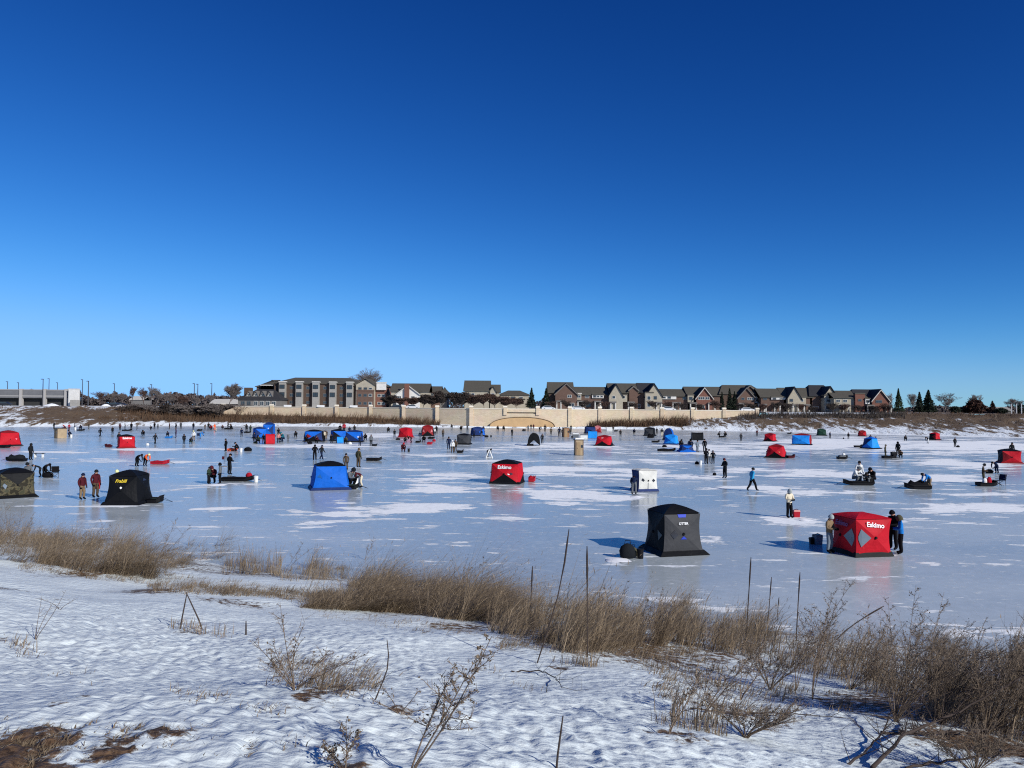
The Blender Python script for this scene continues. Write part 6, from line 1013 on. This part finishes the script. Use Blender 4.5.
# ------------------------------------------------------------------ dead plants on the near bank
def place(u, v): return bank(u, v)
def make_plants():
    gm = tint_mat('dry_grass_blades', (0.085, 0.061, 0.041), (0.40, 0.305, 0.205), .8, .25); dm = tint_mat('dark_stems', (0.075, 0.057, 0.043), (0.27, 0.205, 0.15)); wm = tint_mat('weed_stems', (0.10, 0.075, 0.058), (0.27, 0.20, 0.145)); lm = tint_mat('dry_leaves', (0.08, 0.062, 0.045), (0.24, 0.18, 0.125), .85, .2)
    def tufts(name, label, rects, m=gm, blade=(.004, .009)):
        """rects: (u0,u1, v of base at u0, v at u1, depth px upward, height m, number of tufts, lean, blades per tuft)"""
        ch = []
        for (u0, u1, va, vb, dp, hm, n, lean, nb) in rects:
            for i in range(n):
                t = random.random(); u = u0+(u1-u0)*t
                hk = .45+1.0*float(vnoise(u*.06, n*1.7, 61)) if hm > .6 else 1.0
                if n > 60 and hm > .6 and vnoise(u*.13, n*2.3, 62) < .16+.2*random.random(): continue
                v = va+(vb-va)*t-dp*random.random()**1.2; c = bank(u, v)
                if c[2] < .02 and random.random() < .5: continue
                k = int(nb*(.5+random.random())); a = RNG.random(k)*6.283; rr = .16*np.sqrt(RNG.random(k)); P = np.stack([c[0]+rr*np.cos(a), c[1]+rr*np.sin(a), np.full(k, c[2]-.03)], 1); P[:, 2] = np.maximum(hbank(P[:, 0], P[:, 1]), -.02)-.03
                L = hk*hm*(.35+.85*random.random())*(.35+.75*RNG.random(k)); tl = lean*(.7+.6*random.random()); le = np.clip(np.stack([tl*(.7+.6*RNG.random(k))+.20*RNG.normal(size=k), random.gauss(0, .12)+.2*RNG.normal(size=k)], 1), -1.25, 1.25); wild = RNG.random(k) < .05; le[wild] = RNG.uniform(-.95, .95, (int(wild.sum()), 2)); tone = random.random()
                ch.append(blades_arrays(P, le, L, blade[0]+(blade[1]-blade[0])*RNG.random(k)+.010*(RNG.random(k) > .9), np.clip(.05+.45*tone+.6*RNG.random(k)**1.5, 0, 1), .45))
        # feathery seed heads near the tips of the taller blades, as slim short blades
        for V, q, tr, ti in list(ch):
            tip = V.reshape(-1, 5, 3)[:, 4]; mid = V.reshape(-1, 5, 3)[:, 2]; d = tip-mid; Ln = np.linalg.norm(d, axis=1); big = np.nonzero((Ln > .30) & (RNG.random(len(Ln)) < .17))[0]
            if len(big) == 0: continue
            big = np.repeat(big, 3); k = len(big); P = tip[big]-d[big]*(.55*RNG.random(k))[:, None]; le = d[big][:, :2]/Ln[big][:, None]+.45*RNG.normal(size=(k, 2)); ch.append(blades_arrays(P, np.clip(le, -1.1, 1.1), .05+.09*RNG.random(k), .007+.008*RNG.random(k), np.clip(.45+.55*RNG.random(k), 0, 1), .3))
        o = build_blades(name, m, ch); tag(o, label, None, None, 'stuff'); return o
    tufts('dry_grass', 'dry brown grass belt leaning right along the left shore', [(-60, 60, 556, 566, 26, 1.45, 300, .9, 30), (40, 150, 566, 580, 34, 1.55, 400, .95, 32), (130, 230, 578, 556, 20, 1.1, 240, .9, 26), (-40, 140, 545, 552, 14, .9, 240, .45, 26), (225, 280, 574, 576, 12, .9, 60, .1, 26), (275, 352, 582, 580, 14, .95, 110, .45, 26), (150, 300, 592, 600, 8, .3, 200, .6, 26), (330, 400, 578, 580, 10, .5, 30, .3, 18)])
    tufts('dry_grass', 'tall dense clump of brown grass swept to the right in the middle of the bank', [(303, 400, 609, 613, 14, 1.5, 330, 1.15, 42), (350, 470, 608, 622, 30, 2.0, 460, 1.12, 42), (420, 510, 614, 627, 24, 1.5, 260, 1.0, 36)])
    tufts('dry_grass', 'brown grass belt along the shore below the grey shelter', [(490, 600, 632, 654, 40, 1.1, 260, .62, 24), (560, 690, 655, 644, 40, 1.15, 400, .6, 28), (680, 770, 648, 660, 34, 1.0, 200, .45, 22), (480, 540, 624, 634, 20, .9, 90, .4, 30)])
    tufts('dry_grass', 'sparse brown stems between the grass belt and the right bushes', [(760, 880, 664, 694, 40, .75, 150, .5, 14), (850, 950, 690, 716, 50, .9, 110, .6, 16), (930, 1060, 720, 752, 80, 1.1, 330, .7, 24)])
    tufts('dead_stubble', 'short dead straw poking through the snow', [(-5, 58, 742, 768, 26, .08, 190, .9, 22), (95, 250, 735, 752, 14, .08, 60, .9, 16), (275, 375, 684, 694, 30, .3, 60, .7, 22), (640, 790, 695, 725, 30, .28, 90, .7, 16), (150, 310, 585, 604, 14, .22, 200, .75, 20), (20, 140, 572, 584, 12, .25, 160, .75, 22), (500, 700, 648, 662, 10, .25, 160, .7, 18), (320, 470, 618, 640, 12, .2, 90, .75, 14), (50, 110, 680, 690, 10, .16, 4, .3, 10), (70, 290, 726, 752, 14, .09, 20, .6, 14), (170, 235, 628, 640, 8, .3, 12, .1, 14), (560, 600, 664, 668, 3, .25, 8, .1, 26), (660, 720, 728, 735, 16, .35, 26, .05, 14), (470, 580, 660, 720, 10, .15, 12, .3, 10), (280, 370, 690, 700, 30, .22, 26, .6, 18), (0, 30, 640, 660, 6, .2, 10, .4, 14), (180, 300, 700, 720, 12, .12, 18, .4, 12), (640, 860, 670, 720, 20, .3, 60, .3, 14)])
    # cattails and bare stalks
    G = 'bare upright stalks along the shore'
    def stalk(label, b, t, r=.012, head=True, bend=0.0):
        p = bank(*b); q = atY(t[0], t[1], p[1]); d = q-p; root = thing('stalk', label, 'stalk', p, 0, G); pts = [np.array([0, 0, -.05])]+[d*k+np.array([bend*math.sin(k*3.14)*.3, 0, 0]) for k in (.25, .5, .75, 1.0)]
        q = MB(); q.tube(pts, [r*1.2, r*1.1, r, r*.9, r*.6], 6); q.build('stem', mat('stalk_bark', (.05, .036, .03), .9, .3, 20), root)
        if head: q = MB(); q.tube([pts[3]*.5+pts[2]*.5, pts[3], pts[3]*.4+pts[4]*.6, pts[4]], [r*.9, r*1.45, r*1.4, r*.6], 7); q.build('seed_head', mat('stalk_head', (.04, .028, .024), .95, .4, 60), root)
    stalk('tallest leaning stalk left of the straight ones', (536, 664), (569, 529), .009, True, .25); stalk('straight stalk with a knot right of the leaning one', (587.5, 657), (587, 546), .011); stalk('short straight stalk left of the tallest one', (530, 622), (532.5, 566), .012); stalk('thin stalk with a swollen knot below the grey shelter', (746, 640), (751, 557), .013); stalk('thin stalk right of the knotted one', (767, 634), (771.5, 577), .011); stalk('tall thin stalk at the edge of the right weeds', (796, 642), (800, 572), .012); stalk('short thin stalk left of the tall thin one', (777, 620), (779, 597), .01)
    stalk('short dark stub standing in the snow on the left', (246, 635), (246, 621), .012, False); stalk('pale thin stalk low in the foreground snow', (556, 768), (563, 716), .007, False); stalk('dark curved stalk leaning right above the weeds', (835, 640), (884, 606), .014, True, -.3); stalk('short stalk in the grass left of the pointed weeds', (673, 620), (675, 600), .01)
    stalk('thin crooked stem right of the tangle of twigs', (373, 700), (387, 640), .006, False, .2); stalk('left leg of a broken stalk bent to a point', (180, 629), (187, 593), .011, False); stalk('right leg of a broken stalk bent to a point', (203, 629), (186, 592), .011, False)
    # branching weeds
    def weed(label, b, tips, seed, leaf=.02, nl=40, br=8, r=.008, name='dead_weed', group=None, sub=3, m=None, blen=.35, up=.5, cat='weed', lm_=None):
        rr = random.Random(seed); p = bank(*b); root = thing(name, label, cat, p, 0, group); s = Segs(); L = []; Lt = []
        for t in tips:
            q = atY(t[0], t[1], p[1]+rr.uniform(-.25, .25)); d = Vector(q-p); H = d.length; N = 12; pts = []; side = Vector((rr.gauss(0, .05), rr.gauss(0, .06), 0))*H
            for i in range(N+1): k = i/N; pts.append(d*k+side*math.sin(k*3.14)+Vector((0, 0, -.04 if i == 0 else 0))+Vector((d.x*.12*(k*k-k), 0, .10*H*(k-k*k))))
            for i in range(N): s.add(tuple(pts[i]), tuple(pts[i+1]), r*(1-.75*i/N), r*(1-.75*(i+1)/N), .2+.3*rr.random())
            for j in range(br):
                k = .3+.68*(j+rr.random())/br; i = min(int(k*N), N-1); a = pts[i].lerp(pts[i+1], k*N-i); dr = (d.normalized()*up+Vector((rr.gauss(0, 1), rr.gauss(0, 1), rr.gauss(.15, .35)))*.6).normalized(); l = blen*H*(1.05-k)*(.6+.7*rr.random())+.03
                q0 = a; tw = rr.random(); M = 4
                for c in range(M):
                    q1 = q0+(dr+Vector((0, 0, .09*c))).normalized()*(l/M); s.add(tuple(q0), tuple(q1), r*.5*(1-.2*c), r*.5*(1-.2*(c+1)), tw)
                    for e in range(sub): f = q0.lerp(q1, rr.random()); g = f+(dr*.5+Vector((rr.gauss(0, 1), rr.gauss(0, 1), rr.gauss(.2, .6)))*.6).normalized()*l*.22*(.5+rr.random()); s.add(tuple(f), tuple(g), r*.28, r*.16, rr.random()); L.append(tuple(g)); Lt.append(rr.random())
                    q0 = q1
                    if leaf and rr.random() < .9: L.append(tuple(q1)); Lt.append(rr.random())
        s.build('stem', m or wm, root)
        if leaf and nl and L:
            C = np.array(L); n = min(nl*len(tips), len(C)*4); C = C[RNG.integers(0, len(C), n)]+RNG.normal(size=(n, 3))*leaf*.9; V, Q, ti = leaf_tris(C, leaf, RNG.random(n)); np_mesh('leaves', V, [Q], lm_ or lm, root, ti)
        return root
    weed('tall leafy dead weed leaning right in the foreground', (409, 778), [(492, 636), (478, 655), (455, 668)], 1, .011, 110, 13, .007, blen=.33); weed('small leafy weed at the lower picture edge', (345, 776), [(346, 722), (358, 735), (330, 750), (322, 745)], 2, .010, 70, 8, .005)
    weed('dry tangle of curved twigs around a straw tuft', (295, 690), [(272, 640), (252, 640), (302, 640), (330, 650), (345, 660), (270, 660), (365, 655), (280, 602)], 3, .012, 16, 7, .006, blen=.5, up=.7); weed('thin leaning twigs left of the broken stalk', (35, 640), [(66, 590), (55, 600), (42, 596)], 4, 0, 0, 3, .006, sub=1); weed('low twig lying in the snow on the left', (60, 610), [(78, 598), (35, 598)], 5, 0, 0, 2, .006, sub=1)
    weed('forked thin twigs sprouting from a bronze tuft', (400, 714), [(380, 684), (420, 690), (440, 708), (372, 700)], 6, .012, 14, 4, .005, sub=1)
    for i, (b, tp, l) in enumerate((((812, 700), [(856, 578), (835, 590), (846, 600), (826, 612)], 'tall weed with dark tufted heads left of the dark curved stalk'), ((796, 690), [(832, 612), (812, 604), (806, 620)], 'weed with small heads standing before the tall tufted weed'), ((903, 705), [(916, 585), (944, 592), (888, 600), (925, 610)], 'tallest branching weed in front of the ice on the right'), ((866, 690), [(868, 606), (880, 630), (858, 622)], 'medium weed between the two tall ones'), ((700, 720), [(735, 666), (752, 655), (716, 660)], 'leaning twigs in the snow before the right grass'), ((668, 735), [(700, 668), (690, 690)], 'thin leaning stems left of the leaning twigs'), ((740, 700), [(770, 640), (745, 640), (785, 655), (760, 650)], 'dense weed at the right end of the grass belt'))):
        weed(l, b, tp, 10+i, .013, 60, 11, .0075, group='dead weeds on the right bank', blen=.42, sub=4, m=wm)
    for i, (b, tp, l) in enumerate((((158, 560), [(178, 517), (192, 524), (170, 530)], 'tall weed with dry heads above the left grass belt'), ((12, 548), [(4, 500), (22, 506), (34, 512)], 'branching weed before the olive shelter at the left edge'), ((95, 556), [(101, 520), (112, 524)], 'thin weed in the left grass below the black shelter'), ((285, 572), [(304, 541), (312, 548)], 'small nodding weed right of the left grass belt'), ((365, 560), [(374, 537), (368, 544)], 'lone thin weed against the ice before the middle clump'), ((476, 610), [(484, 554), (470, 562)], 'weed with a dark head on the middle grass clump'), ((655, 640), [(664, 588), (648, 594)], 'feathery weed on the grass below the grey shelter'), ((610, 640), [(628, 580), (604, 586)], 'feathery weed right of the straight knotted stalk'))):
        weed(l, b, tp, 50+i, .016, 40, 8, .008, group='dead weeds along the grass belt', blen=.35, sub=3, m=wm)
    def shrub(label, b, wpx, hpx, n, seed, leanx=.25, m=dm, leaf=.009, nl=40):
        n = int(n*1.15)
        rr = random.Random(seed); tips = [(b[0]+wpx*rr.uniform(-.5, .5)+leanx*hpx, b[1]-hpx*(.45+.55*rr.random())) for i in range(n)]
        weed(label, b, tips, seed, leaf, nl, 10, .006, 'dead_bush', 'dead bushes on the right bank', 3, m, .40, .7, 'bush')
    shrub('dead bush with fine twigs below the tallest branching weed', (895, 722), 110, 105, 26, 21); shrub('dead bush filling the gap right of the tallest weed', (940, 725), 110, 100, 26, 22); shrub('dense dead bush leaning right at the right edge', (985, 735), 120, 120, 30, 23, .35); shrub('brown bush cut by the right picture edge', (1035, 740), 120, 130, 30, 24, .2); shrub('low dead bush behind the leaning twigs', (770, 690), 90, 52, 16, 25); shrub('low dead bush in the shade behind the tall tufted weed', (850, 690), 90, 60, 18, 26); shrub('matted low bush on the snow right of the leaning stems', (745, 738), 110, 40, 18, 27); shrub('dark bush at the water edge behind the dense leaning bush', (965, 668), 130, 42, 18, 28); shrub('low bush at the bottom right corner under the fallen branch', (975, 775), 150, 60, 22, 29, .1); shrub('bush at the shore between the weeds and the red shelter', (905, 662), 120, 40, 16, 30)
    # the fallen dark branches bottom right
    def branch(label, pts, r, seed, n=26):
        rr = random.Random(seed); P = []; 
        for u, v, h in pts: q = bank(u, v); P.append(Vector((q[0], q[1], q[2]+h)))
        o = P[0].copy(); root = thing('fallen_branch', label, 'branch', o, 0, 'fallen branches'); P = [p-o for p in P]; s = Segs(); F = []
        for i in range(len(P)-1):
            for k in range(6): F.append(P[i].lerp(P[i+1], k/6)+Vector((rr.gauss(0, .006), rr.gauss(0, .006), rr.gauss(0, .008))))
        F.append(P[-1]); q = MB(); q.tube(F, [r*(1-.7*i/len(F)) for i in range(len(F))], 7)
        for j in range(n):
            a = F[rr.randrange(2, len(F))]; d = Vector((rr.gauss(.4, .6), rr.gauss(0, .6), rr.gauss(.35, .35))).normalized(); l = .12+.4*rr.random(); b = a+d*l*.5; c = b+(d+Vector((0, 0, .3))).normalized()*l*.5; s.add(tuple(a), tuple(b), r*.3, r*.2, .2); s.add(tuple(b), tuple(c), r*.2, r*.1, .3)
            for e in range(3): g = b.lerp(c, rr.random()); s.add(tuple(g), tuple(g+Vector((rr.gauss(0, .1), rr.gauss(0, .1), rr.gauss(.05, .06)))), r*.13, r*.07, .4)
        for a, b, r0, r1 in zip(s.a, s.b, s.r0, s.r1): q.tube([a, b], [r0, r1], 4)
        q.build('limb', mat('stalk_bark', (.05, .036, .03), .9, .3, 20), root, True)
    branch('dark branch rising from the lower snow to the right edge', [(872, 768, .0), (905, 745, .10), (960, 740, .32), (1030, 745, .85)], .02, 1); branch('dark branch lying along the bottom right corner', [(880, 735, .02), (930, 738, .05), (985, 736, .08), (1045, 735, .10)], .018, 2, 34); branch('short dark branch curving up from the bottom edge', [(838, 772, 0), (868, 752, .03), (885, 740, .12), (892, 728, .2)], .014, 3, 14); branch('dark branch resting on the snow before the leaning twigs', [(690, 710, .02), (730, 716, .03), (790, 718, .05), (850, 722, .04)], .010, 4, 16); branch('thin dark branch on the snow below the grass belt', [(512, 672, .01), (540, 674, .04), (556, 682, .05), (562, 690, .02)], .010, 5, 8)
    branch('dark twigs fallen across the lowest right corner', [(905, 770, .02), (955, 766, .05), (1010, 764, .1), (1050, 760, .15)], .014, 6, 30)
def straw_spots():
    for u, v, ru, rv, k in ((-20, 762, 52, 30, .80), (10, 776, 50, 14, .74), (70, 700, 30, 8, .5), (165, 735, 40, 8, .62), (120, 742, 30, 8, .62), (110, 752, 30, 10, .62), (230, 603, 80, 6, .54), (100, 572, 110, 10, .58), (420, 612, 100, 10, .58), (330, 690, 60, 14, .56), (600, 640, 110, 16, .58), (460, 630, 60, 7, .55), (740, 715, 60, 12, .54), (900, 705, 110, 26, .58), (980, 745, 80, 20, .62), (700, 650, 60, 12, .54), (345, 768, 40, 8, .55), (400, 712, 24, 6, .58), (190, 632, 26, 5, .55), (680, 735, 40, 7, .54), (0, 640, 20, 4, .55), (560, 668, 22, 5, .55), (150, 590, 70, 6, .58), (60, 600, 80, 4, .5), (0, 588, 60, 5, .55)):
        p = bank(u, v); q = bank(u+ru, v); a = bank(u, v-rv); b = bank(u, v+rv); PATCH.append((p[0], p[1], abs(q[0]-p[0]), max(.2, abs(a[1]-b[1])/2), k))

straw_spots(); make_ice(); make_far(); make_bank(); make_wall(); make_trees(); make_buildings(); make_camp(); make_plants()
